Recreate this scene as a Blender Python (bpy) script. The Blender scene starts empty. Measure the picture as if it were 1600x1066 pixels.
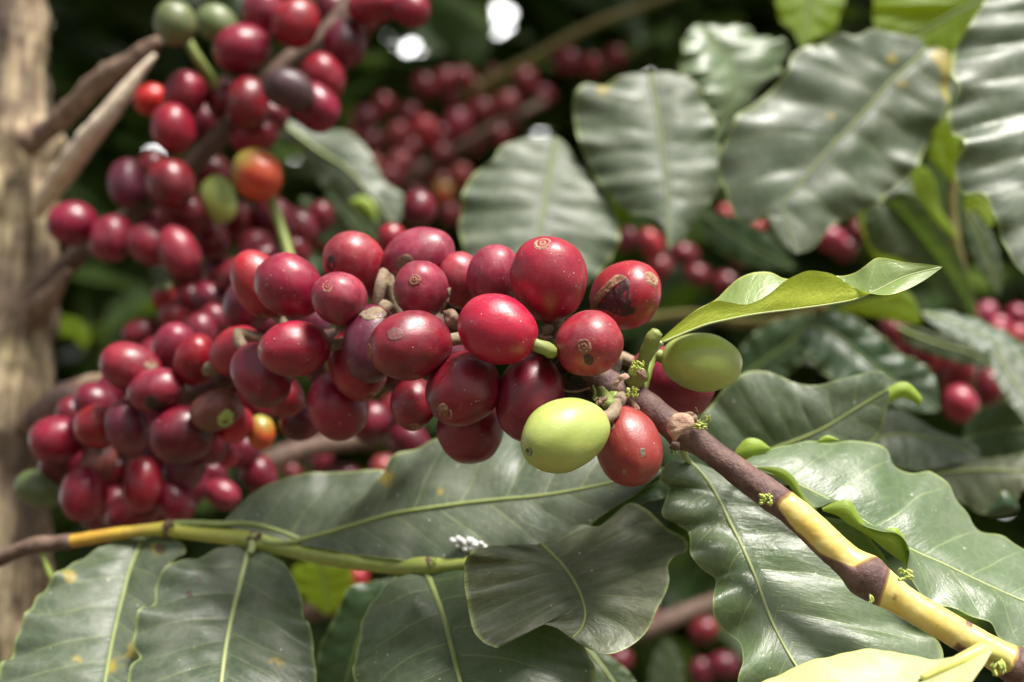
import bpy, bmesh, math, random
import numpy as np
from mathutils import Vector, Matrix, noise
from mathutils.bvhtree import BVHTree

random.seed(7)
rng = np.random.default_rng(11)
scene = bpy.context.scene
COL = scene.collection
R = math.radians

# ------------------------------------------------------------------ camera
PITCH = R(12)
CAM = Vector((0, 0, 1.4))
FWD = Vector((0, math.cos(PITCH), math.sin(PITCH)))
RIGHT = Vector((1, 0, 0))
UP = Vector((0, -math.sin(PITCH), math.cos(PITCH)))
cd = bpy.data.cameras.new('camera')
cam = bpy.data.objects.new('camera', cd)
COL.objects.link(cam)
cam.location = CAM
cam.rotation_euler = (R(90) + PITCH, 0, 0)
cd.lens, cd.sensor_width = 50, 36
cd.clip_start, cd.clip_end = 0.02, 400
cd.dof.use_dof = True
cd.dof.focus_distance = 0.279
cd.dof.aperture_fstop = 9.5
scene.camera = cam

# ------------------------------------------------------------------ sky, sun, exposure
SUN_DIR = Vector((0.30, -0.40, 0.86)).normalized()
w = bpy.data.worlds.new('World')
scene.world = w
w.use_nodes = True
wn = w.node_tree
wn.nodes.clear()
wo = wn.nodes.new('ShaderNodeOutputWorld')
bg = wn.nodes.new('ShaderNodeBackground')
sky = wn.nodes.new('ShaderNodeTexSky')
sky.sky_type = 'NISHITA'
sky.sun_disc = False
sky.sun_elevation = math.asin(SUN_DIR.z)
sky.sun_rotation = math.atan2(SUN_DIR.x, SUN_DIR.y)
hs = wn.nodes.new('ShaderNodeHueSaturation')        # a thin white overcast takes most of the blue away
hs.inputs['Saturation'].default_value = 0.22
hs.inputs['Value'].default_value = 1.0
wn.links.new(sky.outputs[0], hs.inputs['Color'])
# bright cloud bank added beyond the bush so the gaps in it turn white
wtc = wn.nodes.new('ShaderNodeTexCoord')
wsx = wn.nodes.new('ShaderNodeSeparateXYZ')
wn.links.new(wtc.outputs['Generated'], wsx.inputs[0])
wno = wn.nodes.new('ShaderNodeTexNoise'); wno.inputs['Scale'].default_value = 2.5; wno.inputs['Detail'].default_value = 5
wn.links.new(wtc.outputs['Generated'], wno.inputs['Vector'])
wad = wn.nodes.new('ShaderNodeMath'); wad.operation = 'MULTIPLY_ADD'; wad.inputs[1].default_value = 0.5
wn.links.new(wno.outputs[0], wad.inputs[0]); wn.links.new(wsx.outputs[1], wad.inputs[2])
wmr = wn.nodes.new('ShaderNodeMapRange')
for i_, x_ in enumerate((0.75, 1.1, 0.0, 1.0)): wmr.inputs[i_ + 1].default_value = x_
wn.links.new(wad.outputs[0], wmr.inputs[0])
wmx = wn.nodes.new('ShaderNodeMix'); wmx.data_type = 'RGBA'
wmx.inputs[7].default_value = (40, 40, 39, 1)
wn.links.new(wmr.outputs[0], wmx.inputs[0])
wn.links.new(hs.outputs[0], wmx.inputs[6])
wn.links.new(wmx.outputs[2], bg.inputs['Color'])
bg.inputs['Strength'].default_value = 0.062
wn.links.new(bg.outputs[0], wo.inputs[0])
sl = bpy.data.lights.new('sun', 'SUN')
sl.energy = 4.0
sl.angle = R(20)
sl.color = (1.0, 0.955, 0.88)
so = bpy.data.objects.new('sun', sl)
COL.objects.link(so)
so.rotation_euler = SUN_DIR.to_track_quat('Z', 'Y').to_euler()
so.location = (1, -2, 4)
scene.view_settings.view_transform = 'Standard'
scene.view_settings.look = 'None'
scene.view_settings.gamma = 1
scene.view_settings.exposure = 1.2
scene.render.engine = 'CYCLES'
scene.cycles.max_bounces = 8
scene.cycles.use_denoising = True
scene.cycles.sample_clamp_indirect = 6

# ------------------------------------------------------------------ helpers
K = 0.72 / 1600            # width of one photograph pixel at a distance of one metre


def P(px, py, d):
    """a point of the place seen in the direction (px, py), d metres in front of the camera"""
    return CAM + FWD * d + RIGHT * ((px - 800) * K * d) + UP * (-(py - 533) * K * d)


CAMn, FWDn, RIGHTn, UPn = (np.array(v) for v in (CAM, FWD, RIGHT, UP))


def Pn(a):
    a = np.asarray(a, float)
    d = a[..., 2:3]
    return CAMn + FWDn * d + RIGHTn * ((a[..., 0:1] - 800) * K * d) + UPn * (-(a[..., 1:2] - 533) * K * d)


def tag(o, label=None, cat=None, group=None, kind=None):
    if label: o['label'] = label
    if cat: o['category'] = cat
    if group: o['group'] = group
    if kind: o['kind'] = kind
    return o


def link_mesh(name, verts, faces, mat, parent=None, origin=None, smooth=True, uvs=None):
    """one mesh object; verts are in world space, stored relative to origin (the parent's place)"""
    org = np.array(origin if origin is not None else (parent.location if parent else (0, 0, 0)), float)
    me = bpy.data.meshes.new(name)
    v = np.asarray(verts, float) - org
    me.from_pydata(v.tolist(), [], faces)
    if smooth:
        me.polygons.foreach_set('use_smooth', [True] * len(me.polygons))
    if uvs:
        for un, arr in uvs.items():
            lay = me.uv_layers.new(name=un)
            li = np.empty(len(me.loops), dtype=np.int32)
            me.loops.foreach_get('vertex_index', li)
            lay.data.foreach_set('uv', np.asarray(arr, np.float32)[li].ravel())
    if mat: me.materials.append(mat)
    me.update()
    o = bpy.data.objects.new(name, me)
    COL.objects.link(o)
    if parent:
        o.parent = parent
    else:
        o.location = org
    return o


def empty(name, loc):
    o = bpy.data.objects.new(name, None)
    o.empty_display_size = 0.004
    o.location = loc
    COL.objects.link(o)
    return o


def resample(pts, n):
    """Catmull-Rom through pts (k, m), n samples evenly spaced along it"""
    p = np.asarray(pts, float)
    if len(p) == 2:
        t = np.linspace(0, 1, n)[:, None]
        return p[0] * (1 - t) + p[1] * t
    q = np.vstack([2 * p[0] - p[1], p, 2 * p[-1] - p[-2]])
    out = []
    for i in range(1, len(q) - 2):
        p0, p1, p2, p3 = q[i - 1], q[i], q[i + 1], q[i + 2]
        # centripetal-like tangents keep sharp pixel outlines from overshooting
        d1 = max(np.linalg.norm((p2 - p1)[:2]), 1e-9)
        d0 = max(np.linalg.norm((p1 - p0)[:2]), 1e-9)
        d2 = max(np.linalg.norm((p3 - p2)[:2]), 1e-9)
        m1 = ((p2 - p1) / d1 * d0 + (p1 - p0) / d0 * d1) / (d0 + d1) * d1
        m2 = ((p3 - p2) / d2 * d1 + (p2 - p1) / d1 * d2) / (d1 + d2) * d1
        t = np.linspace(0, 1, 17)[:-1, None]
        h = t * t * (3 - 2 * t)
        out.append((1 - h) * p1 + h * p2 + (t ** 3 - 2 * t ** 2 + t) * m1 + (t ** 3 - t ** 2) * m2)
    c = np.vstack(out + [p[-1:]])
    s = np.concatenate([[0], np.cumsum(np.linalg.norm(np.diff(c[:, :2], axis=0), axis=1))])
    tt = np.linspace(0, s[-1], n)
    return np.stack([np.interp(tt, s, c[:, k]) for k in range(c.shape[1])], 1)


def tube_geo(world, radii, seg=14, rough=0.0, freq=300.0, seed=0.0, knots=(), cap=True, grooves=0.0):
    """rings of a tube along world points (n,3); returns verts, faces, uv (angle, along)"""
    w_ = np.asarray(world, float)
    n = len(w_)
    tang = np.gradient(w_, axis=0)
    tang /= np.linalg.norm(tang, axis=1)[:, None] + 1e-12
    ref = -FWDn - tang[0] * np.dot(-FWDn, tang[0])
    ref /= np.linalg.norm(ref) + 1e-12
    V, UV = [], []
    L = np.concatenate([[0], np.cumsum(np.linalg.norm(np.diff(w_, axis=0), axis=1))])
    for i in range(n):
        ref = ref - tang[i] * np.dot(ref, tang[i])
        ref /= np.linalg.norm(ref) + 1e-12
        bi = np.cross(tang[i], ref)
        for k in range(seg):
            a = 2 * math.pi * k / seg
            dr = math.cos(a) * ref + math.sin(a) * bi
            r = radii[i]
            if rough:
                c = w_[i] + dr * r
                r *= 1 + rough * noise.fractal(Vector(c) * freq + Vector((seed, 0, 0)), 0.7, 2.0, 4)
            if grooves:
                q = Vector((math.cos(a) * 2.2 + seed, math.sin(a) * 2.2, L[i] * 14))
                r *= 1 + grooves * (abs(noise.noise(q * 1.6)) * 1.6 - 0.4)
            V.append(w_[i] + dr * r)
            UV.append((k / seg, L[i]))
    F = []
    for i in range(n - 1):
        for k in range(seg):
            a, b = i * seg + k, i * seg + (k + 1) % seg
            F.append((a, b, b + seg, a + seg))
    if cap:
        for i, rev in ((0, True), (n - 1, False)):
            V.append(w_[i] + tang[i] * radii[i] * (-0.35 if rev else 0.35))
            UV.append((0.5, L[i]))
            c = len(V) - 1
            for k in range(seg):
                a, b = i * seg + k, i * seg + (k + 1) % seg
                F.append((b, a, c) if rev else (a, b, c))
    return V, F, UV


def tube(name, pts, mat, parent=None, n=60, seg=14, origin=None, **kw):
    """pts: (px, py, depth, radius in px)"""
    c = resample(pts, n)
    wpts = Pn(c[:, :3])
    rad = c[:, 3] * K * c[:, 2]
    V, F, UV = tube_geo(wpts, rad, seg, **kw)
    return link_mesh(name, V, F, mat, parent, origin if origin is not None else (None if parent else wpts[0]), uvs={'along': UV})


# ------------------------------------------------------------------ node helper
class NT:
    def __init__(s, name):
        s.m = bpy.data.materials.new(name)
        s.m.use_nodes = True
        s.t = s.m.node_tree
        s.t.nodes.clear()
        s.out = s.t.nodes.new('ShaderNodeOutputMaterial')

    def set(s, sock, v):
        if v is None: return
        if isinstance(v, bpy.types.NodeSocket): s.t.links.new(v, sock)
        elif isinstance(v, (tuple, list)) and sock.type == 'RGBA' and len(v) == 3: sock.default_value = (*v, 1)
        else: sock.default_value = v

    def n(s, typ, out=0, props=None, **ins):
        nd = s.t.nodes.new(typ)
        for k, v in (props or {}).items(): setattr(nd, k, v)
        for k, v in ins.items():
            key = int(k[1:]) if k[0] == 'i' and k[1:].isdigit() else k.replace('_', ' ')
            s.set(nd.inputs[key], v)
        return nd.outputs[out]

    def math(s, op, a, b=None, c=None, clamp=False):
        nd = s.t.nodes.new('ShaderNodeMath')
        nd.operation = op
        nd.use_clamp = clamp
        for i, v in enumerate((a, b, c)):
            if v is not None: s.set(nd.inputs[i], v)
        return nd.outputs[0]

    def mix(s, f, a, b, blend='MIX'):
        nd = s.t.nodes.new('ShaderNodeMix')
        nd.data_type = 'RGBA'
        nd.blend_type = blend
        s.set(nd.inputs[0], f)
        s.set(nd.inputs[6], a)
        s.set(nd.inputs[7], b)
        return nd.outputs[2]

    def range(s, v, a, b, c=0.0, d=1.0):
        nd = s.t.nodes.new('ShaderNodeMapRange')
        s.set(nd.inputs[0], v)
        for i, x in enumerate((a, b, c, d)): s.set(nd.inputs[i + 1], x)
        return nd.outputs[0]

    def noise(s, vec, scale, detail=3, rough=0.55, dist=0.0, col=False):
        nd = s.t.nodes.new('ShaderNodeTexNoise')
        s.set(nd.inputs['Vector'], vec)
        nd.inputs['Scale'].default_value = scale
        nd.inputs['Detail'].default_value = detail
        nd.inputs['Roughness'].default_value = rough
        nd.inputs['Distortion'].default_value = dist
        return nd.outputs[1 if col else 0]

    def sep(s, vec):
        nd = s.t.nodes.new('ShaderNodeSeparateXYZ')
        s.set(nd.inputs[0], vec)
        return nd.outputs

    def uv(s, name):
        nd = s.t.nodes.new('ShaderNodeUVMap')
        nd.uv_map = name
        return nd.outputs[0]

    def scaled(s, vec, sc, off=None):
        nd = s.t.nodes.new('ShaderNodeMapping')
        s.set(nd.inputs[0], vec)
        nd.inputs['Scale'].default_value = sc
        if off is not None: s.set(nd.inputs['Location'], off)
        return nd.outputs[0]

    def randvec(s):
        oi = s.t.nodes.new('ShaderNodeObjectInfo')
        r = s.math('MULTIPLY', oi.outputs['Random'], 7.0)
        c = s.t.nodes.new('ShaderNodeCombineXYZ')
        for i in range(3): s.t.links.new(r, c.inputs[i])
        s.rand = oi.outputs['Random']
        return c.outputs[0]

    def objvec(s):
        tc = s.t.nodes.new('ShaderNodeTexCoord')
        a = s.t.nodes.new('ShaderNodeVectorMath')
        s.t.links.new(tc.outputs['Object'], a.inputs[0])
        s.t.links.new(s.randvec(), a.inputs[1])
        return a.outputs[0]

    def voronoi(s, vec, scale):
        nd = s.t.nodes.new('ShaderNodeTexVoronoi')
        s.set(nd.inputs['Vector'], vec)
        nd.inputs['Scale'].default_value = scale
        return nd.outputs

    def bump(s, h, strength, dist=0.001, nrm=None):
        nd = s.t.nodes.new('ShaderNodeBump')
        nd.inputs['Strength'].default_value = strength
        nd.inputs['Distance'].default_value = dist
        s.set(nd.inputs['Height'], h)
        if nrm is not None: s.set(nd.inputs['Normal'], nrm)
        return nd.outputs[0]

    def bsdf(s, color, rough, spec=0.5, normal=None, coat=0.0, coat_rough=0.2, sub=0.0, sheen=0.0):
        nd = s.t.nodes.new('ShaderNodeBsdfPrincipled')
        s.set(nd.inputs['Base Color'], color)
        s.set(nd.inputs['Roughness'], rough)
        s.set(nd.inputs['Specular IOR Level'], spec)
        s.set(nd.inputs['Coat Weight'], coat)
        s.set(nd.inputs['Coat Roughness'], coat_rough)
        if normal is not None: s.set(nd.inputs['Normal'], normal)
        return nd.outputs[0]

    def done(s, sh):
        s.t.links.new(sh, s.out.inputs[0])
        return s.m


def mat_cherry(name, c1, c2, dust=0.25, scab=0.70, rough=0.34, stripes=0.0, stripecol=(0.1, 0.004, 0.012), spec=0.55, grad=None):
    g = NT(name)
    v = g.objvec()
    n1 = g.noise(v, 1.3, 3)
    col = g.mix(g.range(n1, 0.36, 0.64), c1, c2)
    st = g.noise(g.scaled(v, (8, 8, 0.7)), 1.6, 4, 0.6)
    col = g.mix(g.range(st, 0.42, 0.72, 0, 0.25 + stripes), col, stripecol)
    if grad:      # unripe colour spreading from the stalk end
        tc = g.t.nodes.new('ShaderNodeTexCoord')
        zz = g.sep(tc.outputs['Object'])[2]
        col = g.mix(g.range(g.math('ADD', zz, g.math('MULTIPLY', g.math('SUBTRACT', n1, .5), 1.6)), -0.55, 0.35, 1, 0), col, grad)
    hv = g.math('SUBTRACT', g.rand, 0.5)
    hsv = g.t.nodes.new('ShaderNodeHueSaturation')
    g.set(hsv.inputs['Hue'], g.math('MULTIPLY_ADD', hv, 0.018, 0.5))
    g.set(hsv.inputs['Value'], g.math('MULTIPLY_ADD', hv, 0.35, 1.0))
    g.set(hsv.inputs['Color'], col)
    col = hsv.outputs[0]
    d = g.noise(v, 2.4, 7, 0.65)
    dm = g.range(d, 0.40, 0.74, 0, dust)
    col = g.mix(dm, col, (0.50, 0.20, 0.21))
    # fine powder, pale specks, scratches and corky scabs
    fine = g.noise(v, 60, 3, 0.7)
    col = g.mix(g.range(fine, 0.60, 0.78, 0, dust * .5), col, (0.55, 0.34, 0.32))
    vo = g.voronoi(v, 7.5)
    rc = g.sep(vo[1])
    sp = g.math('MULTIPLY', g.math('LESS_THAN', vo[0], g.math('MULTIPLY', g.math('POWER', rc[1], 3.0), 0.17)), g.math('GREATER_THAN', rc[0], 0.35))
    col = g.mix(g.math('MULTIPLY', sp, 0.62), col, (0.68, 0.5, 0.42))
    sc = g.noise(v, 2.1, 2, 0.4, 1.6)
    line = g.math('LESS_THAN', g.math('ABSOLUTE', g.math('SUBTRACT', sc, 0.5)), 0.0035)
    lm = g.math('MULTIPLY', line, g.range(g.noise(v, 2.7, 2), 0.56, 0.64))
    col = g.mix(g.math('MULTIPLY', lm, 0.55), col, (0.5, 0.33, 0.25))
    sb = g.range(g.noise(v, 2.0, 5, 0.7), scab, scab + 0.05)
    col = g.mix(g.math('MULTIPLY', sb, 0.75), col, (0.16, 0.085, 0.04))
    r = g.math('ADD', g.range(d, 0.3, 0.75, rough - 0.04, rough + 0.22), g.math('MULTIPLY', sb, 0.25), clamp=True)
    h = g.math('ADD', g.math('MULTIPLY', g.noise(v, 14, 5, 0.6), 0.35), g.math('MULTIPLY', g.math('ADD', sp, sb), 0.3))
    nb = g.bump(h, 0.075, 0.06)
    return g.done(g.bsdf(col, r, spec, nb, coat=0.12, coat_rough=0.22))


def mat_plain(name, c1, c2, scale=200, rough=0.6, bump=0.3, spec=0.4, lo=0.35, hi=0.65, detail=5, dist=0.0005, stretch=(1, 1, 1)):
    g = NT(name)
    v = g.scaled(g.objvec(), stretch)
    n = g.noise(v, scale, detail, 0.62)
    col = g.mix(g.range(n, lo, hi), c1, c2)
    nb = g.bump(g.noise(v, scale * 2.3, 4, 0.6), bump, dist)
    return g.done(g.bsdf(col, g.range(n, 0.3, 0.7, rough - 0.1, min(1, rough + 0.12)), spec, nb))


def mat_leaf(name, base, base2, vein, under, edge=(0.30, 0.36, 0.12), rough=0.42, spec=0.5, trans=0.16, transcol=(0.16, 0.30, 0.02), dust=0.25, spots=0.67, dustcol=(0.34, 0.34, 0.28), streak=0.0):
    g = NT(name)
    v = g.objvec()
    l = g.sep(g.uv('leaf'))
    q = g.sep(g.uv('vein'))
    t = g.math('ABSOLUTE', l[0])
    ph = g.math('ADD', q[1], g.math('MULTIPLY', g.math('SUBTRACT', g.noise(v, 60, 2), 0.5), 0.22))
    fr = g.math('ABSOLUTE', g.math('SUBTRACT', g.math('FRACT', ph), 0.5))     # 0.5 on a lateral vein
    vm = g.math('MULTIPLY', g.range(fr, 0.470, 0.496), g.range(t, 0.55, 0.95, 1.0, 0.15))
    n1 = g.noise(v, 34, 4, 0.6)
    col = g.mix(g.range(n1, 0.35, 0.68), base, base2)
    # small net of veinlets
    vd = g.t.nodes.new('ShaderNodeTexVoronoi')
    vd.feature = 'DISTANCE_TO_EDGE'
    g.set(vd.inputs['Vector'], v)
    vd.inputs['Scale'].default_value = 330
    net = g.range(vd.outputs[0], 0.0, 0.09, 1, 0)
    col = g.mix(g.math('MULTIPLY', net, 0.10), col, vein)
    col = g.mix(g.math('MULTIPLY', vm, 0.42), col, vein)
    # dust film lying in drifts, water marks; its grey also paints in sky sheen
    dn = g.noise(g.scaled(v, (1, 1, 1)), 70, 8, 0.72, 0.4)
    col = g.mix(g.range(dn, 0.40, 0.72, 0, dust), col, dustcol)
    ys = g.range(g.noise(v, 26, 4, 0.6), spots, spots + 0.03)
    col = g.mix(g.math('MULTIPLY', ys, 0.7), col, (0.42, 0.32, 0.04))
    br = g.range(g.noise(v, 47, 5, 0.7), spots + 0.02, spots + 0.06)
    col = g.mix(g.math('MULTIPLY', br, 0.6), col, (0.13, 0.08, 0.04))
    vo = g.voronoi(v, 800)
    rc = g.sep(vo[1])
    sp = g.math('MULTIPLY', g.math('LESS_THAN', vo[0], g.math('MULTIPLY', g.math('POWER', rc[1], 2.0), 0.2)), g.math('GREATER_THAN', rc[0], 0.80))
    col = g.mix(g.math('MULTIPLY', sp, 0.75), col, (0.72, 0.68, 0.6))
    mk = g.t.nodes.new('ShaderNodeAttribute'); mk.attribute_name = 'marks'
    ms = g.sep(mk.outputs['Color'])
    mn = g.noise(v, 380, 4, 0.65)
    col = g.mix(g.range(g.math('MULTIPLY', ms[0], g.range(mn, .3, .7, .2, 1.8)), 0.25, 0.75, 0, .6), col, (0.40, 0.29, 0.04))
    col = g.mix(g.range(g.math('MULTIPLY', ms[1], g.math('ADD', mn, .5)), 0.35, 0.50, 0, .9), col, (0.06, 0.03, 0.022))
    em = g.range(t, 0.955, 0.99)
    col = g.mix(g.math('MULTIPLY', em, 0.7), col, edge)
    geo = g.t.nodes.new('ShaderNodeNewGeometry')
    back = geo.outputs['Backfacing']
    ucol = g.mix(g.math('MULTIPLY', vm, 0.5), g.mix(g.range(n1, 0.3, 0.7), under, tuple(x * 0.75 for x in under)), edge)
    col = g.mix(back, col, ucol)
    r = g.range(g.noise(v, 55, 5, 0.65), 0.3, 0.7, rough - 0.10, rough + 0.14)
    r = g.math('ADD', r, g.math('MULTIPLY', back, 0.12))
    fib = g.noise(v, 520, 4, 0.6)
    cr = g.noise(v, 120, 3, 0.5, 0.6)
    cv = g.t.nodes.new('ShaderNodeCombineXYZ')
    g.set(cv.inputs[0], g.math('MULTIPLY', q[0], 5.0)); g.set(cv.inputs[1], g.math('MULTIPLY', ph, 7.0)); g.set(cv.inputs[2], g.math('MULTIPLY', l[0], 3.0))
    rib = g.noise(cv.outputs[0], 1.0, 5, 0.62, 0.5)
    if streak:
        col = g.mix(g.math('MULTIPLY', g.range(rib, 0.46, 0.62, 0, streak), g.math('SUBTRACT', 1.0, back)), col, (0.045, 0.034, 0.022))
    h = g.math('ADD', g.math('ADD', g.math('ADD', g.math('MULTIPLY', fib, 0.14), g.math('MULTIPLY', rib, 0.42)), g.math('MULTIPLY', cr, 0.30)), g.math('ADD', g.math('MULTIPLY', vm, -0.06), g.math('MULTIPLY', net, -0.02)))
    nb = g.bump(h, 0.38, 0.0011)
    pb = g.bsdf(col, r, spec, nb)
    tr = g.n('ShaderNodeBsdfTranslucent', Color=g.mix(g.math('MULTIPLY', vm, 0.4), transcol, tuple(x * 0.6 for x in transcol)), Normal=nb)
    mx = g.t.nodes.new('ShaderNodeMixShader')
    g.set(mx.inputs[0], trans)
    g.t.links.new(pb, mx.inputs[1])
    g.t.links.new(tr, mx.inputs[2])
    return g.done(mx.outputs[0])


M = {}
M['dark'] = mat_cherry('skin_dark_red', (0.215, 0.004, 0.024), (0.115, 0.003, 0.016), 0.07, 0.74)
M['red'] = mat_cherry('skin_red', (0.310, 0.005, 0.028), (0.200, 0.004, 0.021), 0.08, 0.75)
M['bright'] = mat_cherry('skin_bright_red', (0.50, 0.006, 0.024), (0.40, 0.006, 0.022), 0.05, 0.82, 0.28)
M['pink'] = mat_cherry('skin_dusty_pink', (0.290, 0.010, 0.038), (0.180, 0.007, 0.026), 0.24, 0.72, 0.38)
M['purple'] = mat_cherry('skin_purple', (0.125, 0.006, 0.028), (0.075, 0.004, 0.020), 0.14, 0.72)
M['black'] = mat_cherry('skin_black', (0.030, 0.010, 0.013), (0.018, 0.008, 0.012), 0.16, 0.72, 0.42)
M['orange'] = mat_cherry('skin_orange', (0.55, 0.085, 0.014), (0.46, 0.028, 0.014), 0.06, 0.76, grad=(0.24, 0.20, 0.03))
M['rust'] = mat_cherry('skin_rust_red', (0.250, 0.018, 0.020), (0.185, 0.012, 0.018), 0.18, 0.70, stripes=0.1, stripecol=(0.27, 0.040, 0.026))
M['lime'] = mat_cherry('skin_lime', (0.375, 0.40, 0.105), (0.31, 0.36, 0.085), 0.05, 0.80, 0.34, 0.12, (0.22, 0.30, 0.05))
M['olive'] = mat_cherry('skin_olive', (0.42, 0.50, 0.12), (0.35, 0.44, 0.11), 0.05, 0.82, 0.34, 0.05, (0.20, 0.28, 0.05))
M['green'] = mat_cherry('skin_green', (0.085, 0.150, 0.040), (0.065, 0.115, 0.032), 0.12, 0.78, 0.38)
M['greenpale'] = mat_cherry('skin_pale_green', (0.105, 0.165, 0.050), (0.08, 0.13, 0.04), 0.18, 0.76, 0.4)
M['brown'] = mat_cherry('skin_brown', (0.150, 0.036, 0.020), (0.10, 0.02, 0.014), 0.20, 0.66, 0.4)
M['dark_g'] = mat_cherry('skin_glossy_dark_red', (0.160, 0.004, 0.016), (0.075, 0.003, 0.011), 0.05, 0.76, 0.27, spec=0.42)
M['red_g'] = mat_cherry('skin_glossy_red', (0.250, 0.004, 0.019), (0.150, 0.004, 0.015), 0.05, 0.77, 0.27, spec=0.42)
M['pink_g'] = mat_cherry('skin_satin_red', (0.235, 0.006, 0.024), (0.145, 0.004, 0.018), 0.14, 0.74, 0.31, spec=0.45)
M['navel'] = mat_plain('navel_cork', (0.30, 0.11, 0.075), (0.17, 0.05, 0.035), 4.0, 0.6, 0.3, dist=0.05)
M['navel_tan'] = mat_plain('navel_tan', (0.50, 0.30, 0.20), (0.26, 0.12, 0.07), 5.0, 0.65, 0.4, dist=0.05)
M['navel_grey'] = mat_plain('navel_grey', (0.24, 0.20, 0.13), (0.10, 0.08, 0.055), 6.0, 0.7, 0.5, dist=0.05)
M['stalk'] = mat_plain('stalk_green', (0.17, 0.24, 0.04), (0.23, 0.25, 0.08), 250, 0.5, 0.3)
M['stalk_dry'] = mat_plain('stalk_dry', (0.30, 0.23, 0.15), (0.17, 0.12, 0.08), 400, 0.75, 0.6)
M['petiole_yellow'] = mat_plain('petiole_yellow', (0.62, 0.56, 0.14), (0.54, 0.52, 0.15), 200, 0.45, 0.15)
M['bud'] = mat_plain('bud_green', (0.48, 0.52, 0.14), (0.34, 0.42, 0.09), 500, 0.5, 0.3)
M['scar'] = mat_plain('scar_dark', (0.035, 0.012, 0.016), (0.075, 0.030, 0.028), 300, 0.55, 0.8)
M['scar_tan'] = mat_plain('scar_tan', (0.34, 0.20, 0.11), (0.14, 0.06, 0.035), 420, 0.7, 0.8)
M['cork'] = mat_plain('cork_grey', (0.25, 0.17, 0.11), (0.14, 0.065, 0.045), 380, 0.75, 0.7)
M['husk'] = mat_plain('husk_black', (0.022, 0.016, 0.015), (0.065, 0.045, 0.035), 260, 0.7, 1.0, dist=0.0012)
M['wax'] = mat_plain('white_wax', (0.75, 0.75, 0.74), (0.58, 0.58, 0.57), 900, 0.8, 0.5)
M['scratch'] = mat_plain('bark_pale_scar', (0.52, 0.36, 0.27), (0.33, 0.19, 0.13), 420, 0.7, 0.8)

LEAFV = (0.30, 0.36, 0.13)
M['leaf'] = mat_leaf('leaf_mature', (0.048, 0.076, 0.038), (0.062, 0.094, 0.047), LEAFV, (0.16, 0.26, 0.05), rough=0.40, spec=0.55)
M['leaf_dusty'] = mat_leaf('leaf_dusty', (0.052, 0.076, 0.045), (0.070, 0.096, 0.057), LEAFV, (0.16, 0.25, 0.06), rough=0.42, spec=0.55, dust=0.34)
M['leaf_glossy'] = mat_leaf('leaf_glossy', (0.082, 0.128, 0.058), (0.108, 0.156, 0.072), (0.34, 0.42, 0.16), (0.20, 0.34, 0.035), rough=0.36, spec=0.7, dust=0.22, spots=0.80)
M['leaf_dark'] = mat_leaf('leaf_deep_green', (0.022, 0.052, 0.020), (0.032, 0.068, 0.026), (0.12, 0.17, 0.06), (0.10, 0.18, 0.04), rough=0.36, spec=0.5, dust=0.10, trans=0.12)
M['leaf_brown'] = mat_leaf('leaf_sooty', (0.070, 0.096, 0.042), (0.090, 0.106, 0.054), (0.26, 0.33, 0.10), (0.13, 0.22, 0.05), rough=0.42, spec=0.5, dust=0.26, dustcol=(0.24, 0.19, 0.13), spots=0.74, trans=0.06, streak=0.42)
M['leaf_young'] = mat_leaf('leaf_young', (0.17, 0.25, 0.07), (0.22, 0.30, 0.09), (0.40, 0.48, 0.16), (0.54, 0.62, 0.05), edge=(0.62, 0.64, 0.12), rough=0.34, spec=0.8, trans=0.22, transcol=(0.42, 0.58, 0.03), dust=0.10, spots=0.9)
M['leaf_lit'] = mat_leaf('leaf_backlit', (0.13, 0.24, 0.015), (0.17, 0.29, 0.02), (0.10, 0.16, 0.02), (0.20, 0.32, 0.02), edge=(0.28, 0.36, 0.04), rough=0.45, spec=0.35, trans=0.55, transcol=(0.62, 0.72, 0.012), dust=0.06, spots=0.85)  # back light put into the colour: a brighter, yellower leaf
M['leaf_cream'] = mat_leaf('leaf_cream', (0.46, 0.50, 0.23), (0.52, 0.55, 0.29), (0.58, 0.60, 0.30), (0.5, 0.55, 0.2), edge=(0.62, 0.60, 0.16), rough=0.42, spec=0.5, trans=0.22, transcol=(0.6, 0.62, 0.2), dust=0.10, spots=0.95)
M['under'] = mat_leaf('leaf_underside', (0.26, 0.38, 0.05), (0.32, 0.44, 0.06), (0.28, 0.36, 0.10), (0.16, 0.26, 0.03), edge=(0.40, 0.46, 0.12), rough=0.5, spec=0.35, trans=0.35, transcol=(0.34, 0.50, 0.02), dust=0.05, spots=0.95)
M['midrib_soft'] = mat_plain('midrib_soft', (0.22, 0.26, 0.11), (0.17, 0.21, 0.09), 300, 0.45, 0.2)
M['midrib'] = mat_plain('midrib', (0.27, 0.32, 0.11), (0.22, 0.27, 0.09), 300, 0.45, 0.2)
M['midrib_dark'] = mat_plain('midrib_dark', (0.15, 0.21, 0.06), (0.11, 0.16, 0.05), 300, 0.45, 0.2)
M['midrib_pale'] = mat_plain('midrib_pale', (0.42, 0.47, 0.22), (0.36, 0.42, 0.17), 300, 0.45, 0.2)

# ------------------------------------------------------------------ ground
gnd = mat_plain('soil', (0.11, 0.075, 0.05), (0.06, 0.05, 0.03), 3, 0.9, 0.8, dist=0.05)
n_ = 40
gv = [((i / n_ - .5) * 240, (j / n_ - .5) * 240, 0.03 * noise.noise(Vector((i * .7, j * .7, 0)))) for j in range(n_ + 1) for i in range(n_ + 1)]
gf = [(j * (n_ + 1) + i, j * (n_ + 1) + i + 1, (j + 1) * (n_ + 1) + i + 1, (j + 1) * (n_ + 1) + i) for j in range(n_) for i in range(n_)]
tag(link_mesh('ground', gv, gf, gnd), kind='structure')

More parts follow.
